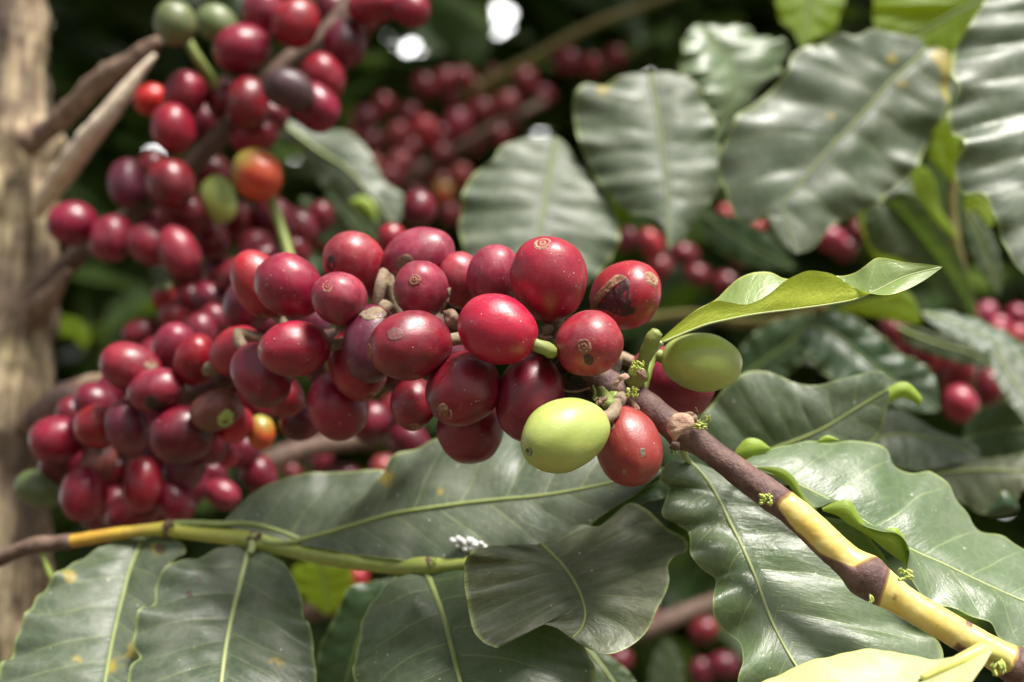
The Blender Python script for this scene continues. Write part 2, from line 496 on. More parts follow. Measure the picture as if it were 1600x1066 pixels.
# ------------------------------------------------------------------ trunk with broken branch stubs
gb = NT('bark_trunk')
v = gb.objvec()
st = gb.noise(gb.scaled(v, (1, 1, 0.10)), 330, 6, 0.65)
big = gb.noise(gb.scaled(v, (1, 1, 0.35)), 70, 4, 0.6)
col = gb.mix(gb.range(st, 0.40, 0.60), (0.16, 0.105, 0.065), (0.47, 0.375, 0.24))
col = gb.mix(gb.range(big, 0.50, 0.68, 0, 0.75), col, (0.42, 0.36, 0.18))
col = gb.mix(gb.range(gb.noise(v, 110, 4), 0.58, 0.70, 0, 0.8), col, (0.075, 0.045, 0.03))
crk = gb.noise(gb.scaled(v, (1, 1, 0.08)), 95, 5, 0.6, 0.3)
col = gb.mix(gb.range(crk, 0.56, 0.62, 0, 0.9), col, (0.055, 0.035, 0.025))
knot = gb.noise(gb.scaled(v, (1, 1, 0.5)), 38, 3, 0.6)
col = gb.mix(gb.range(knot, 0.50, 0.60, 0, 0.9), col, (0.085, 0.056, 0.038))
st = gb.math('SUBTRACT', st, gb.range(crk, 0.56, 0.66, 0, 0.8))
nb = gb.bump(gb.math('ADD', st, gb.math('MULTIPLY', big, 1.4)), 0.9, 0.0022)
M['bark'] = gb.done(gb.bsdf(col, 0.75, 0.35, nb))
gw = NT('split_wood')
v = gw.objvec()
st = gw.noise(v, 260, 6, 0.7)
col = gw.mix(gw.range(st, 0.35, 0.65), (0.56, 0.43, 0.31), (0.80, 0.69, 0.55))
M['split_wood'] = gw.done(gw.bsdf(col, 0.7, 0.4, gw.bump(st, 0.6, 0.001)))
M['stub'] = mat_plain('stub_bark', (0.27, 0.185, 0.13), (0.13, 0.08, 0.055), 190, 0.75, 0.8, dist=.001)
M['twig_brown'] = mat_plain('twig_brown', (0.150, 0.095, 0.068), (0.080, 0.048, 0.036), 260, 0.7, 0.7)
M['twig_tan'] = mat_plain('twig_tan', (0.36, 0.26, 0.17), (0.20, 0.13, 0.085), 240, 0.7, 0.7)
M['twig_olive'] = mat_plain('twig_olive', (0.12, 0.13, 0.03), (0.16, 0.11, 0.04), 200, 0.6, 0.3)

DT = 0.465
tree = empty('coffee_tree', P(20, 1100, DT))
tag(tree, 'pale grey-brown coffee trunk with cracked bark and a broken split branch', 'tree')
TY = P(20, 533, DT).y
def trunk_at(px, z):
    dep = TY * math.cos(PITCH) + (z - 1.4) * math.sin(PITCH)
    return Vector(((px - 800) * K * dep, TY, z))
p_lo, p_hi = P(20, 1066, DT), P(20, -30, DT)
base = trunk_at(26, p_lo.z - .02)
tw = [Vector((base.x - .004, TY, z)) for z in np.linspace(-0.02, p_lo.z - 0.03, 26)]
zs = np.linspace(p_lo.z - 0.02, p_hi.z + 0.02, 170)
for z in zs:
    t = (z - p_lo.z) / (p_hi.z - p_lo.z)
    tw.append(trunk_at(26 - 8 * t + 5 * math.sin(z * 38), z))
for z in np.linspace(p_hi.z + 0.03, 2.15, 16):
    tw.append(Vector((tw[195].x - (z - p_hi.z) * .25, TY, z)))
rad = []
for q in tw:
    r = 55 * K * DT * (1 + 0.15 * max(0, 1.3 - q.z))
    for (hx, hy, hr, hw) in ((70, 215, 13, .010), (75, 320, 10, .010), (60, 500, 9, .012), (60, 640, 12, .012)):
        zz = P(hx, hy, DT).z
        r += hr * K * DT * math.exp(-((q.z - zz) / hw) ** 2)
    rad.append(r)
V, F, UV = tube_geo([tuple(q) for q in tw], rad, 40, rough=0.13, freq=70, seed=3, grooves=0.24)
link_mesh('trunk', V, F, M['bark'], tree, uvs={'along': UV})
ob = tube('branch_stub', [(40, 225, .462, 22), (72, 205, .458, 17), (96, 185, .452, 16), (125, 158, .447, 17), (150, 132, .443, 18), (205, 95, .438, 16), (238, 72, .436, 13), (250, 62, .435, 7)], M['stub'], tree, n=70, seg=18, rough=0.22, freq=170, seed=9)
tag(ob, 'dark weathered upper half of the broken branch')
ob = tube('split_branch', [(58, 330, .462, 12), (84, 292, .450, 17), (130, 228, .434, 18), (180, 165, .428, 15), (215, 118, .427, 10), (242, 86, .427, 3.5)], M['split_wood'], tree, n=70, seg=14, rough=0.12, freq=170, seed=4)
tag(ob, 'pale splintered lower half of the broken branch')
ob = tube('branch_stub', [(20, 530, .465, 30), (50, 495, .458, 22), (80, 462, .450, 15), (108, 424, .446, 6)], M['stub'], tree, n=46, seg=16, rough=0.25, freq=150, seed=12)
ob = tube('branch_stub', [(10, 830, .458, 34), (40, 868, .447, 24), (60, 880, .445, 12)], M['stub'], tree, n=30, seg=14, rough=0.25, freq=150, seed=15)

# ------------------------------------------------------------------ the fruiting branch in front
AX = [(60, 655, .445, 24), (115, 620, .425, 26), (200, 640, .392, 22), (300, 612, .365, 20), (420, 560, .340, 19), (560, 525, .318, 19), (700, 510, .304, 19), (820, 535, .297, 20), (905, 575, .2935, 22), (960, 607, .2915, 25), (1010, 635, .290, 25), (1050, 664, .289, 25), (1066, 674, .2885, 32), (1090, 690, .288, 25), (1160, 742, .2855, 25), (1205, 775, .284, 27), (1240, 800, .2825, 28), (1290, 846, .2805, 31), (1330, 882, .279, 34), (1352, 899, .278, 43), (1368, 911, .2775, 40), (1400, 932, .2765, 32), (1460, 968, .2745, 30), (1520, 1003, .273, 31), (1565, 1028, .2715, 33), (1590, 1042, .271, 39), (1620, 1057, .270, 35), (1700, 1100, .268, 34)]
NB = 900
ax = resample(AX, NB)
ax[:, 3] *= np.interp(ax[:, 0], [900, 1100, 1200, 1300], [1.0, .88, .88, .80])
axw = Pn(ax[:, :3])
axr = ax[:, 3] * K * ax[:, 2]


def branch_near(p):
    i = int(np.argmin(((axw - np.array(p)) ** 2).sum(1)))
    return Vector(axw[i]), axr[i]


br = empty('fruiting_branch', axw[700])
tag(br, 'coffee branch turning from brown bark to bright yellow, carrying the big red cluster', 'branch')
V, F, UV = tube_geo(axw, axr, 64, rough=0.035, freq=260, seed=2)
ob = link_mesh('stem', V, F, None, br, uvs={'along': UV})
# bark colour pattern: dark brown bark runs over to yellow, with brown collars at the nodes
ca = ob.data.color_attributes.new('bark', 'FLOAT_COLOR', 'POINT')
vals = np.zeros((len(V), 4), np.float32)
for i in range(len(V)):
    k = min(i // 64, NB - 1)
    x = ax[k, 0]
    q = Vector(V[i])
    off = q - Vector(axw[k])
    dirx = Vector(axw[min(k + 2, NB - 1)] - axw[max(k - 2, 0)]).normalized()
    side = FWD.cross(dirx).normalized()         # points to the lower left of the branch
    if side.dot(UP) > 0: side = -side
    s_ = off.normalized().dot(side)
    nn = noise.fractal(q * 170, .8, 2, 3) * 6 + noise.noise(q * 110) * 9
    sm = lambda t: min(1.0, max(0.0, .5 + t))
    lim = 1222 + nn + max(0, s_) ** 3 * 40
    b = sm((lim - x) / 9)
    thr = 0.80 - max(0, (x - 1295)) / 55 + nn * .012
    if x < 1350: b = max(b, sm((s_ - thr) * 4))
    b = max(b, sm(min(x - (1338 + nn * .4 - s_ * 14), (1378 + nn * .3 + s_ * 8) - x) / 8))
    b = max(b, .85 * sm(min(x - 1574 - nn * .5, 1602 + nn * .5 - x) / 8))
    b = max(b, .7 * sm(min(8 - abs(x - 1508), (s_ - .55) * 20) / 6), .8 * sm(min(4 - abs(x - 1502), (-s_ - .8) * 20) / 4))
    vals[i] = (b, noise.noise(q * 60) * .5 + .5, 0, 1)
ca.data.foreach_set('color', vals.ravel())
g = NT('branch_bark')
v = g.objvec()
at = g.t.nodes.new('ShaderNodeAttribute'); at.attribute_name = 'bark'
sp_ = g.sep(at.outputs['Color'])
n1 = g.noise(v, 260, 6, 0.65)
n2 = g.noise(v, 900, 5, 0.7)
bk = g.mix(g.range(n1, 0.36, 0.66), (0.080, 0.038, 0.034), (0.190, 0.105, 0.085))
bk = g.mix(g.range(n2, 0.58, 0.75, 0, .45), bk, (0.36, 0.25, 0.19))
bk = g.mix(g.range(g.noise(v, 140, 3), 0.52, 0.68, 0, .7), bk, (0.055, 0.026, 0.030))
ye = g.mix(g.range(n1, 0.35, 0.68), (0.60, 0.44, 0.10), (0.68, 0.56, 0.21))
ye = g.mix(g.range(n2, 0.60, 0.72, 0, .3), ye, (0.42, 0.26, 0.05))
ye = g.mix(g.range(g.noise(v, 330, 3), 0.66, 0.72, 0, .8), ye, (0.34, 0.17, 0.05))
col = g.mix(g.range(sp_[0], 0.25, 0.6), ye, bk)
rim = g.math('MULTIPLY', g.range(sp_[0], 0.02, 0.3), g.range(sp_[0], 0.35, 0.7, 1, 0))
col = g.mix(g.math('MULTIPLY', rim, .75), col, (0.20, 0.07, 0.02))
nb = g.bump(g.math('ADD', g.math('MULTIPLY', n1, sp_[0]), g.math('MULTIPLY', g.math('MULTIPLY', n2, 0.5), sp_[0])), 0.7, 0.0009)
ob.data.materials.append(g.done(g.bsdf(col, g.range(sp_[0], 0, 1, 0.38, 0.62), 0.5, nb)))


def blob_mesh(name, centres, mat, parent=None, origin=None, seg=10, squash=None, rough=0.15, label=None):
    """many small knobs in one part: centres are (world point, radius, axis or None, stretch)"""
    V, F = [], []
    for (c, r, axd, stretch) in centres:
        z = Vector(axd).normalized() if axd is not None else Vector((0, 0, 1))
        q = z.to_track_quat('Z', 'Y').to_matrix()
        b0 = len(V)
        n1_, n2_ = seg, seg // 2 + 2
        for j in range(n2_ + 1):
            th = math.pi * j / n2_
            for i in range(n1_):
                ph = 2 * math.pi * i / n1_
                l = Vector((math.sin(th) * math.cos(ph), math.sin(th) * math.sin(ph), math.cos(th) * stretch))
                f = 1 + rough * noise.noise(l * 1.7 + Vector(c) * 900)
                V.append(Vector(c) + q @ (l * r * f))
        for j in range(n2_):
            for i in range(n1_):
                a, b = b0 + j * n1_ + i, b0 + j * n1_ + (i + 1) % n1_
                F.append((a, a + n1_, b + n1_, b))
    o = link_mesh(name, V, F, mat, parent, origin)
    if label: o['label'] = label
    return o


def pxv(dx, dy, dz=0.0):
    return (RIGHT * dx - UP * dy - FWD * dz).normalized()


def bud(cx, cy, d, r, n, spread, direction, mat, parent, label=None, stretch=1.5, seed=0):
    rr = random.Random(seed)
    L = []
    for _ in range(int(n * 2.2)):
        q = P(cx + rr.uniform(-spread, spread), cy + rr.uniform(-spread, spread) * .8, d - rr.uniform(0, spread) * K * d * .5)
        L.append((q, 0.38 * r * K * d * rr.uniform(.6, 1.15), pxv(direction[0] + rr.uniform(-.6, .6), direction[1] + rr.uniform(-.6, .6), .5), stretch * rr.uniform(1.0, 2.4)))
    return blob_mesh('bud', L, mat, parent, label=label)


bud(989, 613, .2835, 5.5, 16, 9, (0, -1), M['bud'], br, 'cluster of tiny green buds on brown bark', 1.1, 1)
bud(1094, 664, .2845, 5, 12, 8, (1, -.2), M['bud'], br, 'green bud tuft beside the pale bark scar', 1.8, 2)
bud(1106, 652, .284, 4, 3, 3, (.2, -1), M['bud'], br, None, 2.6, 12)
bud(1197, 781, .2765, 6, 18, 9, (-.2, -.6), M['bud'], br, 'mossy green bud at the end of the brown bark', 1.0, 3)
bud(1414, 898, .272, 5.5, 12, 10, (1, -.2), M['bud'], br, 'yellow-green bud tuft above the second brown node', 1.6, 4)
bud(1362, 936, .272, 4.5, 4, 4, (.2, 1), M['bud'], br, None, 1.8, 5)
bud(1560, 1040, .264, 8, 10, 11, (-.3, .8), M['bud'], br, 'green bud under the lowest node', 1.5, 6)
bud(1053, 704, .2845, 4.5, 4, 5, (.3, 1), M['stalk'], br, None, 1.5, 7)


def flake(name, pts, d, mat, parent, label=None, bend=3.0, lift=0.0):
    """a small curled scale of bark or bract: outline in px round its middle, bent like a shell and 0.25 mm thick"""
    c = np.mean(np.array(pts, float), axis=0)
    o2 = resample([(*p, 0) for p in pts + [pts[0]]], 26)[:-1, :2]
    V, F = [], []
    n = len(o2)
    rad = np.abs(o2 - c).max()
    for layer, th in ((0, 0.0), (1, 0.00025)):
        for r in (1.0, .66, .33):
            for p in o2:
                q = c + (p - c) * r
                dz = bend * K * d * (1 - r * r) + lift + noise.noise(Vector((q[0] * .11, q[1] * .11, d * 90))) * 4.5 * K * d
                V.append(P(q[0], q[1], d - dz + th))
        V.append(P(c[0], c[1], d - bend * K * d - lift + th))
    m = 3 * n + 1
    for L in (0, 1):
        b = L * m
        for k in range(2):
            for i in range(n):
                f = (b + k * n + i, b + k * n + (i + 1) % n, b + (k + 1) * n + (i + 1) % n, b + (k + 1) * n + i)
                F.append(f if L == 0 else f[::-1])
        for i in range(n):
            f = (b + 2 * n + i, b + 2 * n + (i + 1) % n, b + 3 * n)
            F.append(f if L == 0 else f[::-1])
    for i in range(n):
        F.append((i, m + i, m + (i + 1) % n, (i + 1) % n))
    o = link_mesh(name, V, F, mat, parent)
    if label: o['label'] = label
    return o


flake('bark_scar', [(1044, 660), (1052, 648), (1068, 645), (1082, 652), (1085, 664), (1076, 672), (1068, 676), (1058, 686), (1054, 692), (1048, 682), (1041, 672)], .2812, M['scratch'], br, 'pale peeled leaf scar on the brown bark', 5)
flake('bark_scar', [(958, 600), (966, 588), (980, 584), (984, 590), (970, 596), (962, 606)], .2845, M['scratch'], br, None, 3)
flake('bark_scar', [(984, 622), (994, 630), (1000, 640), (996, 646), (988, 634)], .2835, M['scratch'], br, None, 2)
flake('bract', [(1066, 645), (1082, 644), (1090, 652), (1086, 662), (1074, 656)], .2825, M['cork'], br, 'torn brown bract at the node', 4)
flake('bract', [(1050, 690), (1062, 692), (1060, 704), (1046, 700)], .2835, M['twig_brown'], br, None, 5)
tube('bract', [(1086, 652, .284, 3), (1089, 645, .283, 2), (1087, 637, .282, .8)], M['cork'], br, n=10, seg=8)
# green stubs and stalk bases at the leafy node
ob = tube('green_stub', [(1000, 592, .290, 13), (1003, 570, .2885, 11), (1012, 548, .287, 11.5), (1022, 526, .286, 12), (1027, 518, .2857, 10)], M['stalk'], br, n=28, seg=14, rough=.12, freq=500)
tag(ob, 'short green stub where a leaf stalk broke off')
flake('stub_tip', [(1013, 526), (1020, 515), (1032, 517), (1034, 526), (1024, 531)], .2835, M['cork'], ob, None, 2)
tube('green_stub', [(985, 602, .2905, 13), (995, 588, .2885, 15), (1004, 580, .2875, 12)], M['stalk'], br, n=16, seg=12, rough=.2, freq=500)
bud(996, 574, .2835, 5.5, 12, 10, (-.2, -1), M['bud'], br, 'light green stipules at the leafy node', 1.6, 8)
flake('bract', [(994, 580), (1002, 576), (1010, 584), (1008, 592), (998, 592)], .2825, M['cork'], br, None, 4)
ob = tube('green_stub', [(872, 540, .2905, 11), (856, 541, .288, 11), (840, 540, .287, 9)], M['stalk'], br, n=16, seg=12, rough=.12, freq=500)
flake('bract', [(846, 512), (856, 505), (866, 512), (862, 522), (850, 524)], .286, M['stalk_dry'], br, 'dry pale bracts tucked behind the bright red cherry', 4)
flake('bract', [(840, 525), (852, 520), (864, 528), (858, 534), (846, 533)], .2865, M['scratch'], br, None, 4)
flake('bract', [(854, 546), (868, 546), (866, 560), (850, 572), (844, 560)], .2868, M['twig_olive'], br, None, 4)
flake('bract', [(848, 500), (860, 496), (862, 506), (850, 510)], .2875, M['cork'], br, None, 3)
flake('bract', [(692, 486), (708, 483), (716, 492), (712, 510), (700, 512), (694, 500)], .2925, M['cork'], br, 'corky bract between the cherries', 6)
flake('bract', [(580, 476), (600, 468), (614, 476), (606, 492), (588, 490)], .300, M['stalk_dry'], br, None, 6)
ob = tube('stalk_base', [(938, 612, .288, 10), (946, 622, .2845, 11), (952, 634, .282, 10)], M['stalk'], br, n=14, seg=12, rough=.2, freq=600)
bud(938, 628, .2795, 8, 6, 7, (-.3, .7), M['cork'], br, None, 1.2, 9)
tube('stipule', [(928, 624, .283, 3), (930, 612, .282, 2.2), (926, 602, .2815, .8)], M['stalk'], br, n=10, seg=8)

# ------------------------------------------------------------------ coffee cherries
def cherry_mesh(name, seed, nu=44, nv=30):
    V, F = [], []
    o = Vector((seed * 3.1, seed * 1.7, 0))
    for j in range(nv + 1):
        th = math.pi * j / nv
        for i in range(nu):
            ph = 2 * math.pi * i / nu
            s = math.sin(th) ** 0.93
            p = Vector((s * math.cos(ph), s * math.sin(ph), math.cos(th)))
            f = 1 + 0.055 * noise.noise(p * 1.0 + o) + 0.016 * noise.noise(p * 2.6 + o)
            f -= 0.020 * math.exp(-(p.y / .16) ** 2) * math.sin(th) ** 2      # the faint seam between the two seeds
            p = p * f
            p.y *= 0.965
            p.x *= 1.0 + 0.03 * math.cos(th)
            V.append(p)
    for j in range(nv):
        for i in range(nu):
            a, b = j * nu + i, j * nu + (i + 1) % nu
            F.append((a, a + nu, b + nu, b))
    me = bpy.data.meshes.new(name)
    me.from_pydata(V, [], F)
    me.polygons.foreach_set('use_smooth', [True] * len(me.polygons))
    me.update()
    return me


def navel_mesh(name, seed, R0=0.21):
    prof = [(0.0, -0.005), (0.10, .012), (0.20, .045), (0.30, .050), (0.42, .012), (0.56, .004), (0.70, .030), (0.84, .040), (0.95, .018), (1.08, -.015)]
    V, F = [], []
    nu = 28
    for (r, h) in prof:
        for i in range(nu):
            ph = 2 * math.pi * i / nu
            rr = r * R0 * (1 + .14 * noise.noise(Vector((math.cos(ph) * 1.3 + seed, math.sin(ph) * 1.3, r))))
            h2 = h * .55 * (1 + .9 * noise.noise(Vector((math.cos(ph) * 2.5, math.sin(ph) * 2.5 + seed, r * 4))))
            V.append((rr * math.cos(ph), rr * math.sin(ph), math.sqrt(max(0, 1 - (rr * 1.02) ** 2)) + h2 + .004))
    for j in range(len(prof) - 1):
        for i in range(nu):
            a, b = j * nu + i, j * nu + (i + 1) % nu
            F.append((a, a + nu, b + nu, b))
    me = bpy.data.meshes.new(name)
    me.from_pydata(V, [], F)
    me.polygons.foreach_set('use_smooth', [True] * len(me.polygons))
    me.update()
    return me


SK = [cherry_mesh('cherry_skin_%d' % i, i * 2.3 + 1) for i in range(6)]
SKLO = [cherry_mesh('cherry_round_%d' % i, i * 3.7 + 2, 28, 18) for i in range(4)]
NV_ = [navel_mesh('cherry_navel_%d' % i, i * 1.9) for i in range(3)]
_mesh_cache = {}


def mesh_with(me, mat):
    k = (me.name, mat.name)
    if k not in _mesh_cache:
        c = me.copy()
        c.name = me.name + '_' + mat.name
        c.materials.clear()
        c.materials.append(mat)
        _mesh_cache[k] = c
    return _mesh_cache[k]


UPPER_AX = [(580, -70, .445, 14), (520, 40, .437, 14), (440, 105, .432, 15), (385, 160, .430, 15), (330, 228, .429, 16), (265, 290, .432, 16), (205, 335, .438, 15), (120, 400, .450, 17), (55, 470, .460, 18)]
ub = resample(UPPER_AX, 160)
ubw = Pn(ub[:, :3])


def cherry(row, group, detail=True, attach='main', idx=[0]):
    cx, cy, a, b, ang, tilt, d, mat, nav, label = row
    i = idx[0]; idx[0] += 1
    an, tl = R(ang), R(tilt)
    ax_ = (RIGHT * math.cos(an) + UP * math.sin(an)) * math.cos(tl) - FWD * math.sin(tl)
    ax_.normalize()
    loc = P(cx, cy, d)
    rr = random.Random(i)
    x = ax_.orthogonal().normalized()
    x = Matrix.Rotation(rr.uniform(0, 6.28), 3, ax_) @ x
    y = ax_.cross(x)
    rot = Matrix((x, y, ax_)).transposed().to_4x4()
    u = K * d
    sc = Matrix.Diagonal((b * u, b * u, a * u, 1))
    if not detail:
        o = bpy.data.objects.new('coffee_cherry', mesh_with(SKLO[i % 4], M[mat]))
        o.matrix_world = Matrix.Translation(loc) @ rot @ sc
        COL.objects.link(o)
        tag(o, label, 'cherry', group)
        root, skin = o, o
    else:
        root = empty('coffee_cherry', loc)
        tag(root, label, 'cherry', group)
        skin = bpy.data.objects.new('skin', mesh_with(SK[i % 6], M[mat]))
        COL.objects.link(skin)
        skin.parent = root
        skin.matrix_basis = rot @ sc
        if nav:
            o = bpy.data.objects.new('navel', mesh_with(NV_[i % 3], M[nav]))
            COL.objects.link(o)
            o.parent = root
            k = {'navel_tan': 1.15, 'navel_grey': .85}.get(nav, 1.0)
            o.matrix_basis = rot @ sc @ Matrix.Diagonal((k, k, 1.0, 1))
        # the stalk that holds it to the branch
        p0 = loc - ax_ * a * u * .96
        if attach == 'main':
            tgt, tr_ = branch_near(p0)
        else:
            j = int(np.argmin(((ubw - np.array(p0)) ** 2).sum(1)))
            tgt, tr_ = Vector(ubw[j]), .002
        if (tgt - p0).length < .035:
            m1 = p0 - ax_ * .0025
            pts = [p0 + ax_ * .001, m1, m1.lerp(tgt, .5), tgt]
            c = resample([tuple(q) for q in pts], 14)
            V, F, UV = tube_geo(c, np.linspace(.0013, .0015, 14), 8, rough=.15, freq=600)
            link_mesh('stalk', V, F, M['stalk'] if rr.random() < .6 else M['stalk_dry'], root)
    return root, skin, (loc, rot, sc)


def patch(ch, poly, mat, name, label=None, lift=1.012, rough=.012):
    """a damaged area of a cherry's skin: an outline seen in the photograph laid on to the real curved surface"""
    root, skin, (loc, rot, sc) = ch
    me = skin.data
    bv = BVHTree.FromPolygons([v_.co for v_ in me.vertices], [tuple(p_.vertices) for p_ in me.polygons])
    Mw = Matrix.Translation(loc) @ rot @ sc
    inv = Mw.inverted()
    o2 = resample([(*p, 0) for p in poly + [poly[0]]], 45)[:-1, :2]
    c = o2.mean(0)
    ro = inv @ CAM
    V, F, last = [], [], None
    rings = [1.06, 1.0, .85, .68, .5, .32, .15]
    for ri, r in enumerate(rings):
        for p in o2:
            q = c + (p - c) * r
            dr = (inv @ P(q[0], q[1], 1.0) - ro).normalized()
            h = bv.ray_cast(ro, dr)[0]
            if h is None:
                s_ = ro + dr * (-ro.dot(dr))
                h = s_.normalized() * .97
            f = (.985 if ri == 0 else lift) + (rough * noise.fractal(Vector((q[0] * .13, q[1] * .13, r)), .8, 2, 3) if ri > 0 else 0)
            V.append(Mw @ (h * f))
    n = len(o2)
    for k in range(len(rings) - 1):
        for i in range(n):
            F.append((k * n + i, k * n + (i + 1) % n, (k + 1) * n + (i + 1) % n, (k + 1) * n + i))
    F.append(tuple((len(rings) - 1) * n + i for i in range(n)))
    o = link_mesh(name, V, F, mat, root if root.type == 'EMPTY' else None, origin=None if root.type == 'EMPTY' else loc)
    if root.type != 'EMPTY':
        o.parent = root
        o.matrix_parent_inverse = root.matrix_world.inverted()
    if label: o['label'] = label
    return o

# columns: centre x, y (photograph px), half length, half width (px), navel direction (deg), turned to the viewer (deg), distance, skin, navel, label
GM = 'large sharp cherries of the front cluster'
MAIN = [
 (858, 437, 70, 61, 102, 38, .2855, 'red', 'navel_tan', 'topmost large red cherry of the front cluster, tan navel on its top'),
 (977, 463, 62, 52, 34, 42, .297, 'red', 'navel_tan', 'red cherry split open by a dark brown wound, pale round navel beside it'),
 (921, 537, 58, 54, 200, 78, .282, 'pink', 'navel', 'round pinkish cherry facing forward with a big ringed navel, above the brown stem'),
 (778, 515, 63, 56, 158, -8, .2785, 'bright', None, 'brightest scarlet cherry, smooth and glossy, in the middle of the front cluster'),
 (725, 607, 66, 58, 232, 48, .2865, 'dark', 'navel_tan', 'deep red cherry with a brown scabbed navel low on it, under the scarlet cherry'),
 (829, 623, 68, 55, 262, 12, .2865, 'dark', None, 'shiny dark red cherry half hidden behind the yellow-green cherry'),
 (884, 679, 78, 57, 200, 36, .272, 'lime', 'navel_grey', 'pale yellow-green unripe cherry with a grey sunken navel'),
 (982, 697, 65, 54, 286, 24, .284, 'rust', None, 'brick red cherry hanging below the brown stem beside the yellow-green cherry'),
 (1049, 596, 70, 51, 334, 5, .308, 'red', None, 'red cherry mostly hidden behind the olive green cherry and brown stem'),
 (1096, 566, 62, 47, -6, 8, .2945, 'olive', None, 'olive green unripe cherry on a short green stalk at the end of the cluster'),
 (772, 433, 51, 45, 80, 20, .2975, 'pink', None, 'dusty red cherry tucked left of the topmost large cherry'),
 (720, 439, 46, 40, 120, 20, .308, 'pink', None, 'dull pink cherry behind the cluster, between two dusty cherries near its top edge'),
 (654, 402, 58, 47, 20, 10, .3095, 'pink', None, 'pinkish cherry with a dark scar at the top edge of the front cluster'),
 (553, 410, 51, 47, 128, 20, .311, 'pink', None, 'dusty pink cherry at the top edge, above a small round cherry with a navel'),
 (659, 453, 52, 45, 120, 72, .296, 'pink', 'navel', 'dull brownish red cherry facing forward with a ringed navel and corky rim'),
 (453, 447, 56, 49, 148, 14, .308, 'red', 'navel', 'smooth oval red cherry at the upper left of the front cluster'),
 (531, 467, 46, 43, 128, 60, .2985, 'pink', 'navel_tan', 'small round dusty cherry facing forward with a tan navel dot, upper left of cluster'),
 (405, 445, 56, 42, 120, 5, .322, 'red', None, 'red cherry peeping out from behind the smooth oval cherry at the upper left'),
 (460, 545, 56, 45, 186, 22, .302, 'red', 'navel_tan', 'horizontal oval red cherry with its brown navel at the left end'),
 (641, 540, 66, 55, 188, 18, .284, 'dark', 'navel', 'big purplish red oval cherry with a grey bruise and its navel at the left end'),
 (580, 537, 62, 48, 262, 10, .299, 'purple', None, 'dull purple cherry with a corky top, behind the big bruised oval cherry'),
 (557, 571, 60, 45, 296, 28, .310, 'red', 'navel_tan', 'red cherry pointing down with a pale cracked navel, behind the purple cherry'),
 (528, 633, 55, 49, 282, 12, .317, 'red', None, 'plain red cherry hanging lowest in the left half of the front cluster'),
 (646, 630, 43, 38, 272, 34, .2975, 'dark', 'navel_tan', 'small dark red cherry with a ring-cracked end under the big bruised oval cherry'),
 (734, 668, 56, 53, 272, 8, .2985, 'dark', None, 'dark red cherry hanging at the bottom of the cluster, over the large grey leaf'),
 (408, 586, 54, 46, 305, 10, .316, 'dark', None, 'dark red cherry below the horizontal oval cherry, slightly out of focus'),
 (445, 619, 34, 31, 290, 10, .331, 'red', None, 'small red cherry peeping from below the dark out-of-focus cherry'),
 (370, 549, 44, 38, 30, 10, .334, 'red', None, 'soft-focus red cherry left of the horizontal oval cherry'),
 (388, 474, 48, 40, 60, 20, .342, 'purple', None, 'purplish cherry with a bluish bruise, half hidden at the upper left of the cluster'),
]
MC = [cherry(r, GM) for r in MAIN]
patch(MC[1], [(964, 429), (981, 437), (985, 464), (992, 487), (972, 494), (948, 484), (925, 478), (936, 459), (952, 439)], M['scar'], 'split_wound', 'dark open wound with a torn edge', 1.012, .035)
patch(MC[1], [(924, 476), (932, 462), (948, 444), (966, 430), (978, 434), (962, 446), (950, 458), (938, 470), (930, 482)], M['scar_tan'], 'torn_skin', 'pale torn skin beside the wound', 1.03, .03)
patch(MC[2], [(912, 556), (922, 554), (928, 562), (924, 570), (915, 568)], M['scar'], 'blemish', None, 1.008, .01)
patch(MC[12], [(622, 402), (638, 398), (646, 406), (640, 420), (626, 424), (618, 414)], M['cork'], 'blemish', 'dark corky scar', 1.006, .015)
patch(MC[12], [(604, 430), (620, 424), (630, 432), (620, 444), (606, 446)], M['scar_tan'], 'blemish', None, 1.006, .015)
patch(MC[13], [(512, 402), (519, 398), (524, 412), (518, 424), (511, 418)], M['scar'], 'blemish', None, 1.006, .012)
patch(MC[14], [(699, 452), (706, 450), (711, 466), (705, 482), (696, 490), (692, 478), (700, 466)], M['stalk_dry'], 'corky_rim', 'dry tan corky rim', 1.02, .04)
patch(MC[14], [(607, 448), (613, 440), (618, 456), (626, 474), (620, 480), (610, 468)], M['cork'], 'corky_rim', None, 1.008, .02)
patch(MC[19], [(604, 520), (614, 512), (628, 516), (630, 526), (618, 532), (607, 530)], mat_plain('bruise', (.115, .045, .045), (.16, .055, .055), 260, .5, .3), 'bruise', 'round grey bruise', 1.004, .005)
patch(MC[4], [(684, 634), (693, 630), (700, 636), (698, 644), (690, 647), (684, 642)], M['scar_tan'], 'scab', 'brown scab beside the navel', 1.012, .03)
patch(MC[20], [(560, 492), (578, 482), (596, 482), (604, 492), (590, 498), (572, 500)], M['stalk_dry'], 'corky_rim', 'corky tan top', 1.015, .04)
patch(MC[7], [(1000, 702), (1006, 700), (1008, 710), (1004, 716), (999, 711)], M['navel_grey'], 'scab', 'small greenish scab', 1.008, .02)
patch(MC[7], [(953, 661), (958, 659), (960, 668), (955, 672)], M['navel_grey'], 'scab', None, 1.008, .02)
patch(MC[7], [(972, 734), (978, 733), (979, 739), (973, 740)], M['scar_tan'], 'scab', None, 1.005, .01)
patch(MC[17], [(398, 494), (410, 490), (420, 497), (408, 503)], M['scar_tan'], 'blemish', None, 1.005, .01)
patch(MC[28], [(392, 484), (404, 478), (410, 490), (400, 498), (392, 494)], M['black'], 'bruise', 'bluish black bruise', 1.008, .01)

